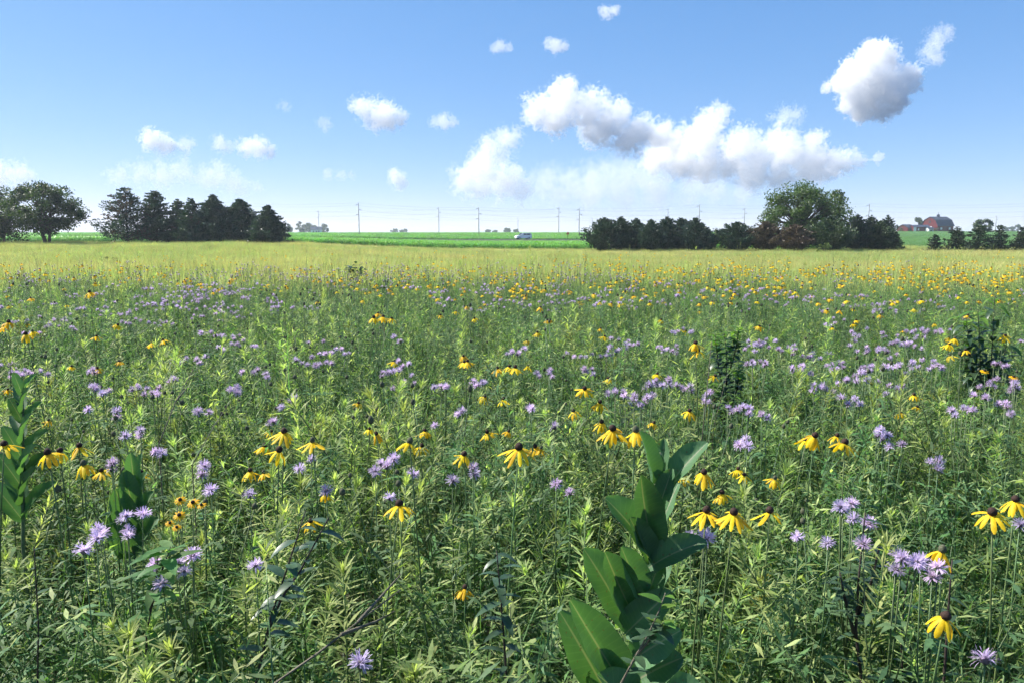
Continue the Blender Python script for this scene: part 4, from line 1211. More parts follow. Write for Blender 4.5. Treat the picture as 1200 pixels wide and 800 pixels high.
def coneflower(label, px, py, w, Y=None, npet=None, detail=True, group=GCONE, size=.062, zr=(.80, 1.30)):
    cnt[0] += 1; sd = 1000 + cnt[0]; rs = random.Random(sd)
    if Y is None: Y = size * F_PX / w
    p = at(px, py, Y)
    sl = (EYE - p.z) / Y
    if p.z < zr[0]: Y = (EYE - zr[0]) / sl
    elif p.z > zr[1]: Y = (EYE - zr[1]) / sl
    p = at(px, py, Y)
    sc = w * Y / F_PX / size; sc = min(1.25, max(.62, sc * .87))
    bx, by = p.x + rs.uniform(-.10, .10), Y + rs.uniform(-.04, .10)
    g = tzf(bx, by)
    t = thing('coneflower', label, 'coneflower', (bx, by, g), 0, group)
    top = Vector((p.x - bx, Y - by, p.z - g))
    me, pts = stem_mesh(top, sd)
    obj('stem', me, t)
    rot = (rs.gauss(0, .16), rs.gauss(0, .16), rs.uniform(0, 6.28))
    c = obj('cone', CONES[(sd * 7 + sd // 3) % 4], t, top, rot, sc)
    if detail:
        for (vi, a, tl, s) in whorl(sd, npet or (rs.randint(4, 6) if rs.random() < .18 else rs.randint(8, 13))):
            q = obj('petal', PETALS[vi], c)
            q.matrix_local = Matrix.Rotation(a, 4, 'Z') @ Matrix.Translation((.006, 0, -.004)) @ Matrix.Rotation(tl, 4, 'Y') @ Matrix.Scale(s, 4)
        for k in range(3):
            i = rs.randint(1, 4); obj('leaf', PINN[k], t, pts[i], (0, rs.uniform(-.3, .2), rs.uniform(0, 6.28)), rs.uniform(.7, 1.0))
    else:
        obj('petals', JPET[sd % 6], c)
    return t
N5 = 'yellow coneflower '
HERO = [
 (1163, 600, 40, 'large full skirted one near the right edge'), (1190, 585, 32, 'cut by the right edge, beside the full skirted one'),
 (1104, 644, 38, 'with few wide petals above the lavender cluster'), (1108, 722, 44, 'lowest of all, spreading its petals in the right foreground'),
 (955, 510, 28, 'at the back of the leaning pair above the dark growth'), (945, 515, 26, 'at the front of the leaning pair above the dark growth'),
 (990, 518, 30, 'spread wide, beside the leaning pair'), (981, 510, 20, 'half hidden behind the wide spread one'),
 (908, 560, 20, 'small and lone above the full grey coned one'), (902, 598, 34, 'with a grey green cone right of the trio beside the milkweed'),
 (860, 600, 36, 'front right one of the trio beside the milkweed'), (828, 598, 34, 'front left one of the trio beside the milkweed'),
 (846, 577, 24, 'back one of the trio beside the milkweed'), (825, 553, 28, 'just right of the milkweed top with a tall cone'),
 (800, 557, 22, 'peeking out from behind the milkweed leaf tip'), (872, 556, 16, 'small one with thin petals beyond the milkweed trio'), (865, 549, 13, 'thin petalled one highest above the milkweed trio'),
 (1055, 483, 14, 'upright small one below the large lavender patch'), (1071, 462, 14, 'bud like one inside the large lavender patch'), (1075, 476, 12, 'below the bud like one in the lavender patch'),
 (745, 504, 32, 'right of the pair above the milkweed tip'), (718, 502, 32, 'left of the pair above the milkweed tip'), (705, 494, 20, 'smaller one leaning behind the pair above the milkweed'), (766, 495, 14, 'small one just right of the milkweed top pair'),
 (608, 524, 36, 'largest in the middle of the meadow, dark coned'), (627, 523, 20, 'first small one beside the largest middle flower'), (634, 525, 16, 'second small one beside the largest middle flower'),
 (590, 467, 16, 'small one straight above the largest middle flower'), (568, 464, 15, 'with raised petals left of the small one above the middle'), (571, 506, 18, 'between the middle pair and the largest middle flower'), (596, 505, 12, 'faint one with thin petals near the largest middle flower'),
 (544, 532, 26, 'slanted with petals swept to one side left of the middle'), (480, 517, 30, 'leading the trio left of the middle'), (494, 522, 20, 'lower right of the trio left of the middle'), (498, 504, 16, 'upper right of the trio left of the middle'),
 (441, 508, 18, 'right one of the small pair left of the trio'), (433, 502, 13, 'left one of the small pair left of the trio'), (468, 590, 34, 'alone over open foliage below the trio'),
 (366, 516, 26, 'bell shaped, standing alone right of the four flower cluster'), (333, 505, 28, 'top right of the cluster of four'), (327, 527, 30, 'lowest of the cluster of four'), (310, 522, 20, 'left of the cluster of four'), (318, 505, 12, 'small top one of the cluster of four'),
 (293, 551, 22, 'left of the low pair under the cluster of four'), (309, 553, 18, 'right of the low pair under the cluster of four'), (382, 578, 17, 'sitting on a lavender flower'), (364, 610, 22, 'beside the dark leaning stem in the lower left'),
 (420, 472, 12, 'small one far above the small left pair'),
 (685, 455, 20, 'right hand one of the middle group of four above the milkweed'), (703, 471, 20, 'lower one of the middle group of four above the milkweed'), (672, 481, 18, 'left one of the middle group of four above the milkweed'), (713, 443, 12, 'topmost one of the middle group of four above the milkweed'),
 (815, 402, 18, 'upper one of the pair beside the dark sapling'), (818, 411, 18, 'lower one of the pair beside the dark sapling'), (808, 481, 18, 'bell shaped one left of the dark sapling'), (838, 440, 13, 'faded one against the dark sapling'),
 (1119, 396, 14, 'top of the three beside the tall leafy plant'), (1112, 403, 14, 'middle of the three beside the tall leafy plant'), (1113, 416, 12, 'lowest of the three beside the tall leafy plant'),
 (604, 430, 17, 'right of the bright trio in the middle distance'), (597, 429, 14, 'middle of the bright trio in the middle distance'), (583, 431, 15, 'left of the bright trio in the middle distance'), (619, 428, 12, 'just right of the bright trio in the middle distance'), (548, 423, 14, 'right of the close pair left of the bright trio'), (544, 424, 12, 'left of the close pair left of the bright trio'),
 (438, 372, 14, 'first of the yellow row in the far left middle'), (449, 371, 13, 'second of the yellow row in the far left middle'), (459, 373, 11, 'third of the yellow row in the far left middle'), (462, 423, 12, 'dark coned, below the yellow row'),
 (5, 520, 28, 'upper one at the left edge beside the milkweed'), (1, 533, 22, 'lower one cut by the left edge'), (56, 530, 30, 'left one of the wide spread pair right of the left milkweed'), (70, 528, 26, 'right one of the wide spread pair right of the left milkweed'),
 (93, 522, 24, 'higher one above the wide spread pair by the left milkweed'), (98, 543, 28, 'lowest and ragged one by the left milkweed'), (119, 551, 20, 'half faded beside the ragged one at left'), (165, 553, 18, 'in front of the small milkweed at left'),
 (10, 377, 15, 'top one of the tall group at the far left edge'), (5, 382, 13, 'left one of the tall group at the far left edge'), (30, 391, 17, 'lower one of the tall group at the far left edge'), (38, 388, 12, 'right one of the tall group at the far left edge'),
 (105, 342, 13, 'tall dark tipped one standing above the far left lavender'), (114, 431, 12, 'right of the row above the left lavender clusters'), (84, 429, 9, 'left of the row above the left lavender clusters'), (140, 423, 10, 'upright one right of the row above the left lavender clusters'),
 (9, 456, 11, 'small one beside the top of the left milkweed'), (57, 492, 10, 'small one with dark cone right of the left milkweed top'), (545, 688, 12, 'low one sunk in the foreground foliage'), (1178, 297 + 96, 12, 'near the right edge above the tall leafy plant'), (770, 383 + 55, 12, 'small one in the lavender beside the sapling'),
]
for (px, py, w, ds) in HERO:
    coneflower(N5 + ds, px, py, w, None, None, w >= 17, zr=(.86, 1.3))
# middle distance: flowers one can count but not tell apart
def random_flowers(n, y0, y1, seed, zmean=.93):
    rng = np.random.default_rng(seed); out = []
    while len(out) < n:
        yy = y0 + (y1 - y0) * rng.uniform() ** .8; u = rng.uniform(-.72, .72); xx = u * yy
        m = float(vnoise(xx, yy, 21, 1.7)) * .7 + float(vnoise(xx, yy, 22, .6)) * .5
        dens = (.35 + .65 * float(sst(4, 9, yy))) * (.55 + .75 * float(sst(-.5, .5, u)))
        if rng.uniform() < m * m * dens * 1.6: out.append((xx, yy, zmean + rng.normal(0, .07)))
    return out
for (xx, yy, zz) in random_flowers(140, 4.2, 10.5, 5):
    px, py = to_px(xx, yy, zz)
    coneflower(near_label('small yellow coneflower', px, py), px, py, .058 * F_PX / yy, yy, None, False, 'small yellow coneflowers in the middle distance', zr=(.5, 1.4))
def far_cone(seed):
    mb = MB(); rs = random.Random(seed); heads = []
    for k in range(2):
        top = Vector((rs.uniform(-.12, .12), rs.uniform(-.12, .12), rs.uniform(.80, .95)))
        mb.tube([(0, 0, 0), top * .5, top], [.003, .0025, .002], 3, 0, cap=False)
        c = cone_mb(.0095, .018, k)
        mb.add([tuple(Vector(v) + top) for v in c.v], c.f, 1)
        j = joined_petals(seed * 7 + k, 9)
        mb.add([tuple(Vector(v) + top) for v in j.v], j.f, 2)
    return mb.mesh('far_coneflower', [M['stem'], M['cone'], M['petal']])
FARC = [far_cone(i) for i in range(5)]
x, y = wedge(8.5, 30, 16, .8, .5)
u = x / y
m_ = vnoise(x, y, 21, 1.7) * .6 + vnoise(x, y, 23, 3.2) * .6
pr = np.clip(m_ - .22, 0, 1) ** 2 * (.8 + .7 * sst(-.3, .4, u)) * sst(8, 11, y) * (1 - .93 * sst(13, 20, y)) * .85
kk = RNG.uniform(0, 1, len(x)) < pr; x, y = x[kk], y[kk]; n = len(x)
s = RNG.uniform(.9, 1.1, n)
print('far coneflowers', n)
gn_scatter('far_coneflowers', 'countless yellow coneflowers dotting the far half of the meadow', 'coneflowers', FARC, np.stack([x, y, tz(x, y)], 1), rots(n, .07), scl3(s * .80, s * RNG.uniform(.86, 1.04, n)), RNG.integers(0, 5, n))

# ------------------------------------------------------------------ lavender bergamot
def berg_head_mb(seed, nf=26, R0=.023, low=False):
    rs = random.Random(seed); mb = MB()
    mb.tube([(0, 0, -.008), (0, 0, -.002), (0, 0, .006), (0, 0, .011)], [.003, .009, .0095, .004], 8, 1)
    for i in range(7):
        a = i * .9 + rs.uniform(-.2, .2); mb.leaf((0, 0, -.006), (math.cos(a), math.sin(a), -.05), (0, 0, 1), .026, .008, .3, 2, 2, prof=.5)
    for i in range(nf):
        a = i * 2.399 + rs.uniform(-.3, .3); el = R(max(-15, rs.gauss(28, 24)))
        d = Vector((math.cos(a)*math.cos(el), math.sin(a)*math.cos(el), math.sin(el)))
        L = R0 * rs.uniform(.75, 1.2)
        nr = Vector((-math.cos(a)*math.sin(el), -math.sin(a)*math.sin(el), math.cos(el)))
        b = d * .006 + Vector((0, 0, .003))
        mb.leaf(b, d, nr, L, rs.uniform(.0042, .0060), rs.uniform(-.3, 1.1), 3, 0, prof=.75, tipw=.35)
        if not low:
            mb.leaf(b + d * L * .62, d + nr * rs.uniform(.3, .9), nr, L * .5, .0034, rs.uniform(.2, 1.2), 2, 0, tipw=.4)
    return mb
BH_MB = [berg_head_mb(i, 44 + 5 * (i % 3)) for i in range(5)]
BHEAD = [mb.mesh('flower_head', [M['floret'], M['bract'], M['berg_leaf']]) for mb in BH_MB]
GB = 'lavender bergamot plants in bloom'
bc = [0]
def bergamot(label, px, py, w, nh, Y=None, z=None, group=GB, head=.66):
    """a plant whose flower cluster is centred on a pixel, w px wide"""
    bc[0] += 1; sd = 3000 + bc[0]; rs = random.Random(sd)
    d = ray(px, py); sl = -d.z / d.y
    if Y is None: Y = (EYE - (z or rs.uniform(.90, .99))) / sl
    c = at(px, py, Y); g = tzf(c.x, Y + .03)
    t = thing('bergamot', label, 'bergamot', (c.x + rs.uniform(-.04, .04), Y + .04, g), 0, group)
    o = t.location
    wm = w * Y / F_PX
    st = MB(); fo = MB()
    hub = Vector((c.x - o.x, c.y - o.y, (c.z - g) * .62))
    st.tube([(0, 0, 0), hub * .5 + Vector((rs.uniform(-.02, .02), 0, 0)), hub], [.0028, .0026, .0022], 5)
    tops = []
    for k in range(nh):
        if nh == 1: off = (0, 0)
        else:
            off = ((k + .5) / nh - .5) * (wm - .03) + rs.uniform(-.015, .015), rs.uniform(-.06, .06) * min(1, wm / .12 + .3)
        tp = Vector((c.x - o.x + off[0], c.y - o.y + off[1], c.z - g + rs.uniform(-.018, .022)))
        tops.append(tp)
        mid = hub.lerp(tp, .5) + Vector((off[0] * .2, off[1] * .2, -.02))
        st.tube([hub, mid, tp], [.0018, .0016, .0014], 4)
        for q in (.3, .62):
            p = hub.lerp(tp, q)
            for s in (0, math.pi):
                a = rs.uniform(0, 6.28); fo.leaf(p, (math.cos(a + s), math.sin(a + s), .3), (0, 0, 1), rs.uniform(.035, .055), .015, .7, 3, 0, prof=.55)
    for i in range(9):
        p = hub * (.25 + .75 * i / 9)
        for s in (0, math.pi):
            a = (i % 2) * 1.57 + s + rs.uniform(-.3, .3); fo.leaf(p, (math.cos(a), math.sin(a), .3), (rs.uniform(-.3, .3), rs.uniform(-.3, .3), 1), rs.uniform(.05, .075), .02, .7, 3, 0, prof=.55)
    st.build('stem', [M['stem']], t)
    fo.build('foliage', [M['berg_leaf']], t)
    for tp in tops:
        s = head * rs.uniform(.82, 1.12)
        obj('flower_head', BHEAD[rs.randrange(5)], t, tp, (rs.gauss(0, .22), rs.gauss(0, .22), rs.uniform(0, 6.28)), s)
    return t
B5 = 'lavender bergamot '
BERG = [
 (145, 620, 62, 7, 'with the fullest cluster in the lower left'), (207, 661, 52, 5, 'low cluster right of the fullest one at lower left'), (105, 648, 20, 2, 'pale pair below the fullest cluster at lower left'),
 (233, 553, 18, 2, 'pale pair below the leaning twig at left'), (160, 512, 24, 3, 'cluster of three above the small left milkweed'), (130, 546, 30, 3, 'bluish cluster beside the ragged coneflower at left'), (180, 532, 20, 2, 'pale pair behind the small left milkweed'),
 (355, 547, 16, 2, 'pair under the cluster of four coneflowers'), (293, 590, 14, 1, 'single pale head below the low coneflower pair'), (247, 574, 9, 1, 'tiny pale head right of the black eyed flowers'), (383, 583, 18, 1, 'under the coneflower that sits on it'), (300, 668, 18, 1, 'single ragged head against the dark leaning stem'),
 (422, 793, 36, 1, 'single head cut by the bottom edge'), (822, 638, 24, 3, 'cluster just right of the milkweed'), (1003, 604, 52, 5, 'broad cluster in the right foreground'), (1050, 655, 64, 5, 'ragged pale cluster under the broad right one'), (1098, 675, 42, 3, 'cluster below the few petalled coneflower'),
 (1100, 540, 22, 3, 'dark small cluster above the right coneflowers'), (1194, 625, 10, 1, 'single head at the right edge under the coneflower'), (935, 640, 8, 1, 'tiny blue head low right of the milkweed'), (970, 642, 8, 1, 'tiny blue head next to another low right of the milkweed'), (1155, 770, 8, 1, 'tiny head in the lowest right corner'),
 (120, 457, 30, 6, 'left of the two wide clusters above the left milkweed'), (165, 457, 26, 5, 'middle of the clusters above the left milkweed'), (186, 460, 22, 4, 'right of the clusters above the left milkweed'), (135, 487, 12, 2, 'small one under the left wide cluster'), (103, 476, 10, 1, 'single head under the left wide cluster'), (203, 447, 14, 3, 'dark pinkish cluster right of the left clusters'), (280, 455, 22, 4, 'small cluster beside the leaning twig'),
 (447, 538, 16, 1, 'single bright head below the small coneflower pair'), (460, 551, 22, 2, 'pair of round heads left of the middle'), (484, 561, 14, 1, 'single head below the coneflower trio'), (440, 562, 12, 1, 'round single head left of the middle pair'), (457, 582, 14, 1, 'head hidden behind the lone coneflower'), (530, 557, 12, 1, 'single head below the slanted coneflower'), (555, 551, 14, 2, 'pair right of the slanted coneflower'), (652, 565, 10, 1, 'single head between the middle and the milkweed'), (668, 580, 9, 1, 'lower single head between the middle and the milkweed'),
 (390, 413, 42, 9, 'full dense drift left of the middle'), (368, 426, 44, 8, 'lower wing of the dense drift left of the middle'), (455, 440, 32, 6, 'cluster above the small coneflower pair'), (518, 455, 30, 5, 'cluster above the coneflower trio'), (560, 450, 26, 5, 'cluster beside the bright yellow trio'), (606, 412, 32, 7, 'cluster right behind the bright yellow trio'), (640, 440, 30, 5, 'loose cluster right of the bright yellow trio'), (690, 436, 26, 4, 'loose cluster above the middle group of four coneflowers'),
 (730, 408, 44, 9, 'dense drift left of the dark sapling'), (780, 410, 32, 6, 'tall cluster beside the coneflower pair by the sapling'), (800, 388, 36, 8, 'highest dense cluster by the sapling'), (768, 450, 46, 9, 'wide drift below the tall cluster by the sapling'), (750, 470, 42, 8, 'front of the wide drift left of the sapling'), (800, 455, 40, 7, 'right end of the wide drift left of the sapling'), (722, 462, 22, 4, 'small cluster near the middle group of four coneflowers'), (830, 468, 26, 4, 'cluster in front of the sapling foot'),
 (892, 402, 36, 9, 'upper left drift of the great lavender patch'), (920, 410, 38, 9, 'second drift of the great lavender patch from the sapling'), (890, 428, 38, 8, 'lower left drift of the great lavender patch'), (935, 432, 30, 5, 'loose heads in the middle of the great lavender patch'), (950, 420, 32, 6, 'drift beside the round green heads'), (978, 430, 28, 5, 'bright bushy heads right of the round green heads'), (965, 455, 44, 8, 'pale drift below the round green heads'), (1000, 440, 36, 7, 'front middle drift of the great lavender patch'),
 (1028, 412, 46, 10, 'dense upper drift of the great lavender patch'), (1060, 405, 50, 10, 'bushiest upper drift of the great lavender patch'), (1085, 390, 60, 11, 'rear row of the great lavender patch'), (1020, 430, 40, 8, 'middle drift of the great lavender patch'), (1060, 432, 50, 10, 'dense front drift of the great lavender patch'), (1094, 428, 30, 6, 'drift below the three coneflowers at right'), (1040, 455, 36, 5, 'loose front heads of the great lavender patch'), (995, 470, 30, 4, 'scattered heads below the great lavender patch'),
 (1165, 452, 30, 6, 'bright cluster at the foot of the tall leafy plant'), (1192, 453, 26, 5, 'cluster at the right edge beside the tall leafy plant'), (1155, 468, 26, 4, 'front cluster at the foot of the tall leafy plant'), (1130, 482, 30, 5, 'cluster right of the upright small coneflower'), (1180, 476, 22, 3, 'loose heads near the right edge below the tall plant'), (1028, 504, 26, 4, 'cluster right of the wide spread coneflower'), (1046, 518, 20, 3, 'small bright cluster below it, right of the wide spread coneflower'), (870, 482, 22, 4, 'cluster below the sapling'), (900, 490, 14, 2, 'pair right of the cluster below the sapling'), (872, 520, 20, 3, 'low pair of heads below the sapling'), (855, 480, 16, 2, 'heads hidden at the sapling stem'),
 (340, 470, 16, 3, 'small cluster left of the far small coneflower'), (318, 497, 12, 2, 'small pair above the cluster of four coneflowers'), (240, 480, 14, 2, 'faint heads right of the left clusters'), (510, 505, 10, 1, 'single head between the trio and the small middle flower'), (620, 480, 14, 2, 'pair right of the small middle coneflower'), (650, 500, 10, 1, 'single head left of the milkweed pair'), (540, 486, 12, 2, 'pair above the slanted coneflower'),
]
for (px, py, w, nh, ds) in BERG:
    bergamot(B5 + ds, px, py, w, nh)
rngb = np.random.default_rng(77); cntb = 0
while cntb < 215:
    yy = 3.6 + 6.4 * rngb.uniform() ** .7; u = rngb.uniform(-.72, .72); xx = u * yy
    m = float(vnoise(xx, yy, 31, 1.3)) * .7 + float(vnoise(xx, yy, 32, .5)) * .45
    if rngb.uniform() < max(0, m - .3) ** 2 * 2.2:
        zz = .88 + rngb.normal(0, .05)
        px, py = to_px(xx, yy, zz)
        bergamot(near_label('small lavender bergamot', px, py), px, py, rngb.uniform(.08, .22) * F_PX / yy, int(rngb.integers(2, 6)), Y=yy, group='small lavender bergamots in the middle distance', head=.68)
        cntb += 1
def far_berg(seed):
    mb = MB(); rs = random.Random(seed)
    for k in range(4):
        top = Vector((rs.uniform(-.14, .14), rs.uniform(-.14, .14), rs.uniform(.74, .88)))
        mb.tube([(0, 0, 0), top * .6, top], [.003, .0025, .002], 3, 3, cap=False)
        h = berg_head_mb(seed * 9 + k, 16, .020, True)
        o = len(mb.v); mb.v.extend([tuple(Vector(v) + top) for v in h.v])
        for f, m in zip(h.f, h.m): mb.f.append(tuple(i + o for i in f)); mb.m.append(m)
    return mb.mesh('far_bergamot', [M['floret'], M['bract'], M['berg_leaf'], M['stem']])
FARB = [far_berg(i) for i in range(5)]
x, y = wedge(8.0, 20, 14, .8, .5)
u = x / y
m_ = vnoise(x, y, 33, 2.2) * .7 + vnoise(x, y, 34, .8) * .4
pr = np.clip(m_ - .35, 0, 1) ** 1.6 * 2.2 * (1 - .75 * sst(13, 18, y)) * (1 - .4 * sst(.0, .4, u))
kk = RNG.uniform(0, 1, len(x)) < pr; x, y = x[kk], y[kk]; n = len(x)
print('far bergamots', n)
s = RNG.uniform(.9, 1.1, n)
gn_scatter('far_bergamots', 'countless lavender bergamots in the far half of the meadow', 'bergamots', FARB, np.stack([x, y, tz(x, y)], 1), rots(n, .06), scl3(s, s * RNG.uniform(.9, 1.05, n)), RNG.integers(0, 5, n))

# ------------------------------------------------------------------ black-eyed flowers
def bes_petal(seed):
    mb = petal_mesh(seed, .022, .0075, .05, -.35); return mb.mesh('petal', [M['petal_orange']])
BESP = [bes_petal(i) for i in range(3)]
for (px, py, w, ds) in [(211, 585, 15, 'topmost left one of the group by the small milkweed'), (226, 588, 16, 'middle of the top row by the small milkweed'), (236, 591, 12, 'right end of the top row by the small milkweed'),
                        (210, 603, 16, 'single one below the top row by the small milkweed'), (199, 612, 12, 'half folded one, lowest left of the group'), (207, 617, 12, 'folded one, lowest right of the group'),
                        (1154, 434, 11, 'flat open one in front of the tall leafy plant'), (1188, 441, 11, 'flat open one near the right edge')]:
    cnt[0] += 1; sd = 5000 + cnt[0]; rs = random.Random(sd)
    Y = .055 * F_PX / w * .8; p = at(px, py, Y)
    if p.z < .97: Y = (EYE - .97) / ((EYE - p.z) / Y); p = at(px, py, Y)
    t = thing('black_eyed_flower', 'orange yellow black eyed flower, ' + ds, 'flower', (p.x, Y + .03, tzf(p.x, Y)), 0, 'orange yellow black eyed flowers')
    top = Vector((0, -.03, p.z)); me, pts = stem_mesh(top, sd, .0016); obj('stem', me, t)
    c = obj('cone', CONES[0], t, top, (rs.uniform(.2, .6), rs.uniform(-.2, .2), 0), .75 * w * Y / F_PX / .05)
    for k in range(12):
        q = obj('petal', BESP[k % 3], c); q.matrix_local = Matrix.Rotation(k * math.pi / 6 + rs.uniform(-.08, .08), 4, 'Z') @ Matrix.Translation((.006, 0, -.002)) @ Matrix.Rotation(rs.uniform(-.15, .15), 4, 'Y') @ Matrix.Scale(1.25, 4)

# ------------------------------------------------------------------ milkweeds
def big_leaf(base, tip, W, nrm, fold=.35, arch=.12, prof=.82, name='leaf', curl=0.0):
    base = Vector(base); tip = Vector(tip); nrm = Vector(nrm)
    ax = tip - base; L = ax.length; d = ax.normalized()
    nrm = (nrm - d * nrm.dot(d)).normalized()
    ctrl = base.lerp(tip, .5) + nrm * arch * L
    n, m = 14, 8; vv = []; uv = []; ff = []
    for i in range(n + 1):
        t = i / n
        p = base * (1-t)**2 + ctrl * 2*t*(1-t) + tip * t*t
        dd = ((ctrl - base) * (1-t) + (tip - ctrl) * t).normalized()
        nn = (nrm - dd * nrm.dot(dd)).normalized(); sd = dd.cross(nn)
        w = W * .5 * max(.03, 1 - abs(2 * (t * .985 + .008) ** prof - 1) ** 2.3) ** .55
        for j in range(m + 1):
            s = -1 + 2 * j / m
            f = fold * (1 - .35 * t)
            q = p + sd * s * w * math.cos(f) + nn * abs(s) * w * math.sin(f) * (1.0 - curl * abs(s)) + nn * (math.sin(t * 15 + s * 3 + L * 50) * .05 * W * s * s) + nn * (s * s * w * .40)
            vv.append(tuple(q)); uv.append((s, t, 0))
    for i in range(n):
        for j in range(m): a = i*(m+1)+j; ff.append((a, a+1, a+m+2, a+m+1))
    me = bpy.data.meshes.new(name); me.from_pydata(vv, [], ff); me.materials.append(M['milk_leaf'])
    a = me.attributes.new('leafuv', 'FLOAT_VECTOR', 'POINT'); a.data.foreach_set('vector', np.asarray(uv, np.float32).ravel())
    me.polygons.foreach_set('use_smooth', [True] * len(me.polygons)); me.update()
    return me
MSTEM = plain_mat('milkweed_stem', (0.10, 0.14, 0.07), .6, .3, .2, 60)
def milkweed(label, stem_px, Y, leaves, r=.0055, yaw=0):
    b = at(stem_px[0][0], stem_px[0][1], Y); g = tzf(b.x, Y)
    root = Vector((b.x, Y, g))
    t = thing('milkweed', label, 'milkweed', root)
    pts = [Vector((0, 0, 0)), ] + [at(px, py, Y) - root for px, py in stem_px]
    mb = MB(); k = len(pts); mb.tube(pts, [r * (1.15 - .75 * i / (k - 1)) for i in range(k)], 8); mb.build('stem', [MSTEM], t)
    s = Y / F_PX
    for (bx, by, tx, ty, w, nx, ny, nz, fold, arch, dY0, dY1) in leaves:
        B = at(bx, by, Y + dY0) - root; T = at(tx, ty, Y + dY1) - root
        obj('leaf', big_leaf(B, T, w * s, (nx, ny, nz), fold, arch), t)
    return t
#          base      tip      width  normal       fold arch  depth of base, tip
milkweed('big milkweed with broad upright leaves in the right foreground',
 [(752, 800), (752, 760), (748, 720), (752, 690), (757, 660), (763, 630), (765, 600), (768, 570), (772, 545), (774, 530)], 1.25, [
  (763, 566, 750, 505, 27, .55, -.75, .2, .75, .05, 0, -.02),
  (772, 566, 779, 514, 24, -.5, -.8, .2, .35, .0, .01, .03),
  (776, 580, 829, 518, 34, -.62, -.55, .55, .35, .10, .0, .01),
  (771, 560, 768, 522, 16, .1, -1, .2, .3, .05, .0, .01),
  (764, 640, 751, 556, 44, .10, -.95, .25, .62, -.10, 0, -.04),
  (764, 652, 709, 583, 46, .45, -.7, .6, .30, .10, 0, -.02),
  (768, 634, 795, 566, 34, -.7, -.5, .3, .30, .05, .01, .05),
  (756, 668, 828, 634, 36, -.15, -.62, .78, .30, .22, -.01, -.03),
  (755, 700, 782, 648, 38, -.5, -.8, .3, .25, .0, .01, .05),
  (738, 712, 709, 646, 46, .25, -.92, .2, .62, -.06, 0, -.04),
  (735, 728, 684, 642, 50, .30, -.85, .35, .35, .06, .01, .0),
  (733, 742, 786, 692, 42, -.25, -.8, .5, .25, .10, -.01, -.03),
  (728, 800, 668, 702, 58, .30, -.90, .3, .80, -.04, -.02, -.08),
  (718, 825, 656, 716, 58, .25, -.85, .3, .35, .05, .0, -.02),
  (756, 705, 775, 652, 32, -.3, -.9, .25, .4, .0, -.01, .0),
  (750, 695, 728, 640, 36, .35, -.85, .3, .45, .0, -.01, -.03),
  (760, 655, 738, 606, 32, .4, -.8, .35, .4, .05, -.01, -.04),
  (768, 606, 788, 548, 26, -.45, -.85, .25, .4, .0, -.01, -.01),
  (745, 770, 798, 738, 44, -.2, -.75, .6, .3, .12, -.02, -.05),
  (742, 800, 800, 770, 54, -.2, -.6, .75, .25, .15, -.02, -.05),
  (744, 845, 700, 790, 56, .3, -.6, .7, .25, .15, -.03, -.10),
  (748, 840, 820, 800, 56, -.3, -.6, .7, .25, .15, -.01, -.02)])
def pairs(cx, top, bot, n, L, W, seed, spread=28):
    rs = random.Random(seed); out = []
    for i in range(n):
        q = i / (n - 1); y = top + 22 + (bot - top - 22) * q
        l = L * (.55 + .6 * q)
        for s in (-1, 1):
            a = R(rs.uniform(22, 38) + 14 * q); turn = (i % 2)
            dx = math.sin(a) * l * (1 if not turn else .45) * s; dy = math.cos(a) * l
            out.append((cx, y + rs.uniform(-4, 4), cx + dx, y - dy, W * (.55 + .55 * q), -.55 * s, -.65, .5, .3, .10, 0, (-.06 if s > 0 else .06) * turn))
    return out
milkweed('tall milkweed with paired leaves at the left edge', [(27, 640), (27, 600), (27, 560), (27, 520), (27, 490), (27, 465)], 2.05, pairs(27, 440, 610, 9, 52, 21, 1), .005)
milkweed('small milkweed with bright cupped leaves behind the fullest lavender cluster', [(157, 640), (157, 610), (157, 580), (158, 556)], 2.05,
  [(158, 575, 153, 530, 20, .4, -.8, .3, .5, .0, 0, 0), (159, 575, 166, 531, 16, -.4, -.8, .3, .3, .0, .01, .03), (157, 602, 145, 550, 26, .5, -.7, .3, .4, .05, 0, -.02), (158, 600, 172, 552, 26, -.5, -.7, .3, .3, .05, 0, .03),
   (157, 625, 135, 572, 32, .4, -.8, .3, .45, .05, 0, -.03), (158, 625, 180, 575, 30, -.5, -.7, .3, .3, .05, 0, .02), (157, 650, 132, 600, 34, .3, -.8, .4, .3, .1, 0, -.02), (158, 650, 186, 606, 34, -.4, -.7, .4, .3, .1, 0, .02)], .004)

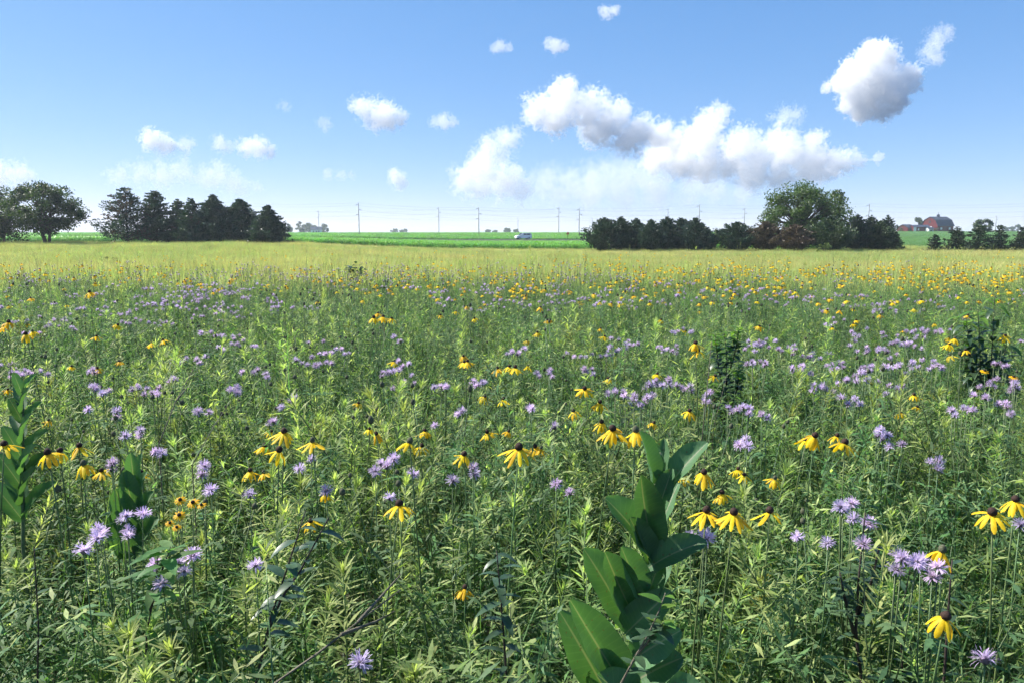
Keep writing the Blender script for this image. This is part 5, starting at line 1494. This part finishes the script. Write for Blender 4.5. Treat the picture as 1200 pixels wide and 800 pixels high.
# ------------------------------------------------------------------ saplings, dark stems, dead twigs
M['dark_leaf'] = leaf_mat('dull_dark_leaf', (0.045, 0.090, 0.045), TR, .3, .15, .02, .4, .5)
M['bright_leaf'] = leaf_mat('bright_young_leaf', (0.12, 0.23, 0.04), TR, .45, .15, .02, .45, .4)
def woody(name, label, cat, lines, Y, nleaf, L, asp, mat='dark_leaf', stem='dark_stem', r=.003, seed=1, droop=.8, top_bright=0, dY=0, up=.3, t0=.25):
    """lines: pixel polylines of the stems"""
    rs = random.Random(seed)
    b = at(lines[0][0][0], lines[0][0][1], Y); g = tzf(b.x, Y); root = Vector((b.x, Y, g))
    t = thing(name, label, cat, root)
    lf = []
    for li, ln in enumerate(lines):
        pts = [at(px, py, Y + dY * k / max(1, len(ln) - 1)) - root for k, (px, py) in enumerate(ln)]
        if li == 0 and pts[0].z > .05: pts = [Vector((0, 0, -.02))] + pts
        mb = MB(); k = len(pts); mb.tube(pts, [r * (1.1 - .75 * i / max(1, k - 1)) for i in range(k)], 6); mb.build('stem', [M[stem]], t)
        for i in range(nleaf):
            q = t0 + (1 - t0) * (i + .5) / nleaf; p = on_curve(pts, q)
            a = i * 2.4 + rs.uniform(-.4, .4); el = up + rs.uniform(-.4, .4)
            d = Vector((math.cos(a)*math.cos(el), math.sin(a)*math.cos(el), math.sin(el)))
            l = L * rs.uniform(.7, 1.2)
            m = MB(); m.leaf((0, 0, 0), d, (-math.cos(a)*math.sin(el), -math.sin(a)*math.sin(el), math.cos(el)), l, l * asp, droop * rs.uniform(.5, 1.3), 5, 0, fold=.2, prof=.62)
            o = m.build('leaf', [M['bright_leaf' if q > 1 - top_bright else mat]], t); o.location = p
    return t
woody('sapling', 'dark leafy sapling with bright top leaves in the middle right', 'sapling', [[(848, 520), (850, 470), (852, 420), (848, 385)], [(850, 470), (842, 430), (838, 392)], [(851, 450), (862, 410), (866, 384)], [(852, 490), (864, 455), (866, 430)], [(849, 500), (838, 470), (834, 450)]], 4.1, 46, .066, .5, r=.004, seed=2, top_bright=.25)
woody('tall_leafy_plant', 'tall plant with long drooping leaves near the right edge', 'plant', [[(1150, 520), (1150, 460), (1148, 400), (1146, 362)], [(1150, 480), (1138, 420), (1132, 372)], [(1152, 480), (1162, 420), (1166, 345)], [(1150, 490), (1172, 440), (1180, 400)], [(1150, 470), (1140, 440), (1134, 400)]], 4.6, 40, .14, .25, r=.004, seed=3, droop=1.5, up=.5, top_bright=.12)
woody('shrub', 'dark green shrub poking up at the far edge of the flowers', 'shrub', [[(417, 345), (417, 325), (417, 308)], [(417, 335), (411, 320), (410, 312)], [(417, 335), (423, 320), (425, 313)]], 14.5, 24, .14, .5, r=.006, seed=4)
woody('woody_plant', 'dark leafy stem rising behind the milkweed top pair', 'plant', [[(737, 520), (736, 480), (733, 452)]], 3.4, 16, .06, .45, seed=5)
woody('weed', 'dark stemmed weed with dull leaves leaning up at lower left', 'plant', [[(300, 800), (318, 720), (340, 655), (358, 598)], [(312, 745), (330, 700), (352, 668), (385, 606)]], 1.42, 15, .055, .38, r=.0034, seed=6, t0=.1)
woody('weed', 'dark stemmed weed with dull leaves left of the big milkweed', 'plant', [[(594, 800), (590, 740), (586, 690), (582, 645)]], 1.42, 22, .06, .3, r=.003, seed=7)
woody('weed', 'pale stemmed weed in front of the fullest lavender cluster', 'plant', [[(170, 800), (172, 740), (182, 690), (186, 640)], [(176, 715), (190, 668), (200, 640)]], 1.45, 16, .07, .36, r=.0026, seed=8, mat='forb_leaf')
woody('weed', 'bare dark stem in the lower left corner', 'plant', [[(44, 800), (45, 730), (41, 660), (40, 640)]], 1.5, 7, .03, .3, r=.0022, seed=9)
woody('weed', 'dark multi stemmed weed in the right foreground', 'plant', [[(1010, 800), (1003, 740), (1006, 680), (1014, 600)], [(1003, 750), (990, 700), (984, 670)], [(1005, 720), (1022, 680), (1030, 640)]], 1.6, 14, .05, .32, r=.0045, seed=10)
woody('weed', 'straight dark stem below the few petalled coneflower', 'plant', [[(1106, 800), (1110, 740), (1113, 690), (1116, 655)]], 1.5, 9, .04, .3, r=.0036, seed=11)
woody('weed', 'dark stem rising under the pale ragged lavender cluster', 'plant', [[(1058, 800), (1056, 750), (1060, 700), (1068, 660)]], 1.6, 9, .045, .3, r=.0022, seed=12)
woody('sprig', 'small oval leaved sprig with a faded flower in front of the milkweed', 'plant', [[(728, 800), (744, 770), (760, 742), (772, 716), (780, 694)], [(748, 765), (768, 740), (778, 728)]], 1.08, 11, .034, .5, r=.0022, seed=13, stem='twig', droop=.4, top_bright=.2)
woody('dead_branch', 'bare grey branch slanting across the lower left foreground', 'branch', [[(322, 800), (372, 765), (420, 728), (470, 690)], [(420, 728), (445, 700), (470, 672)], [(400, 743), (440, 728), (462, 716)]], 1.28, 0, .03, .3, r=.0035, seed=14, stem='twig', dY=.25)
woody('dead_twig', 'bare leaning twig above the small left milkweed', 'twig', [[(186, 520), (206, 470), (228, 430)], [(208, 468), (222, 450)]], 2.6, 0, .03, .3, r=.003, seed=15, stem='twig', dY=.2)
woody('dead_twig', 'long thin twig leaning right of the black eyed flowers', 'twig', [[(225, 545), (250, 500), (270, 470)]], 2.4, 0, .03, .3, r=.0022, seed=16, stem='twig', dY=.2)
woody('dead_stalk', 'tall pale dry stalk standing before the sapling', 'stalk', [[(818, 560), (826, 480), (834, 400)]], 2.9, 0, .03, .3, r=.003, seed=17, stem='twig')
woody('dead_stalk', 'thin pale dry stalk crossing the sapling', 'stalk', [[(836, 500), (844, 470), (852, 438)]], 3.2, 0, .03, .3, r=.002, seed=18, stem='twig')

# ------------------------------------------------------------------ haze in the air
hz = MB(); hz.box(-5900, 5900, -62, 2640, -4.0, 17.0)
hm = bpy.data.materials.new('haze_air'); hm.use_nodes = True
hn = hm.node_tree.nodes; hn.remove(hn['Principled BSDF'])
pv = hn.new('ShaderNodeVolumePrincipled'); pv.inputs['Color'].default_value = (.80, .88, 1.0, 1); pv.inputs['Density'].default_value = .00032; pv.inputs['Anisotropy'].default_value = .2
hm.node_tree.links.new(pv.outputs[0], hn['Material Output'].inputs['Volume'])
HAZE = hz.build('haze', [hm], None, False)
tag(HAZE, 'pale summer haze lying over the fields', 'haze', None, 'stuff')
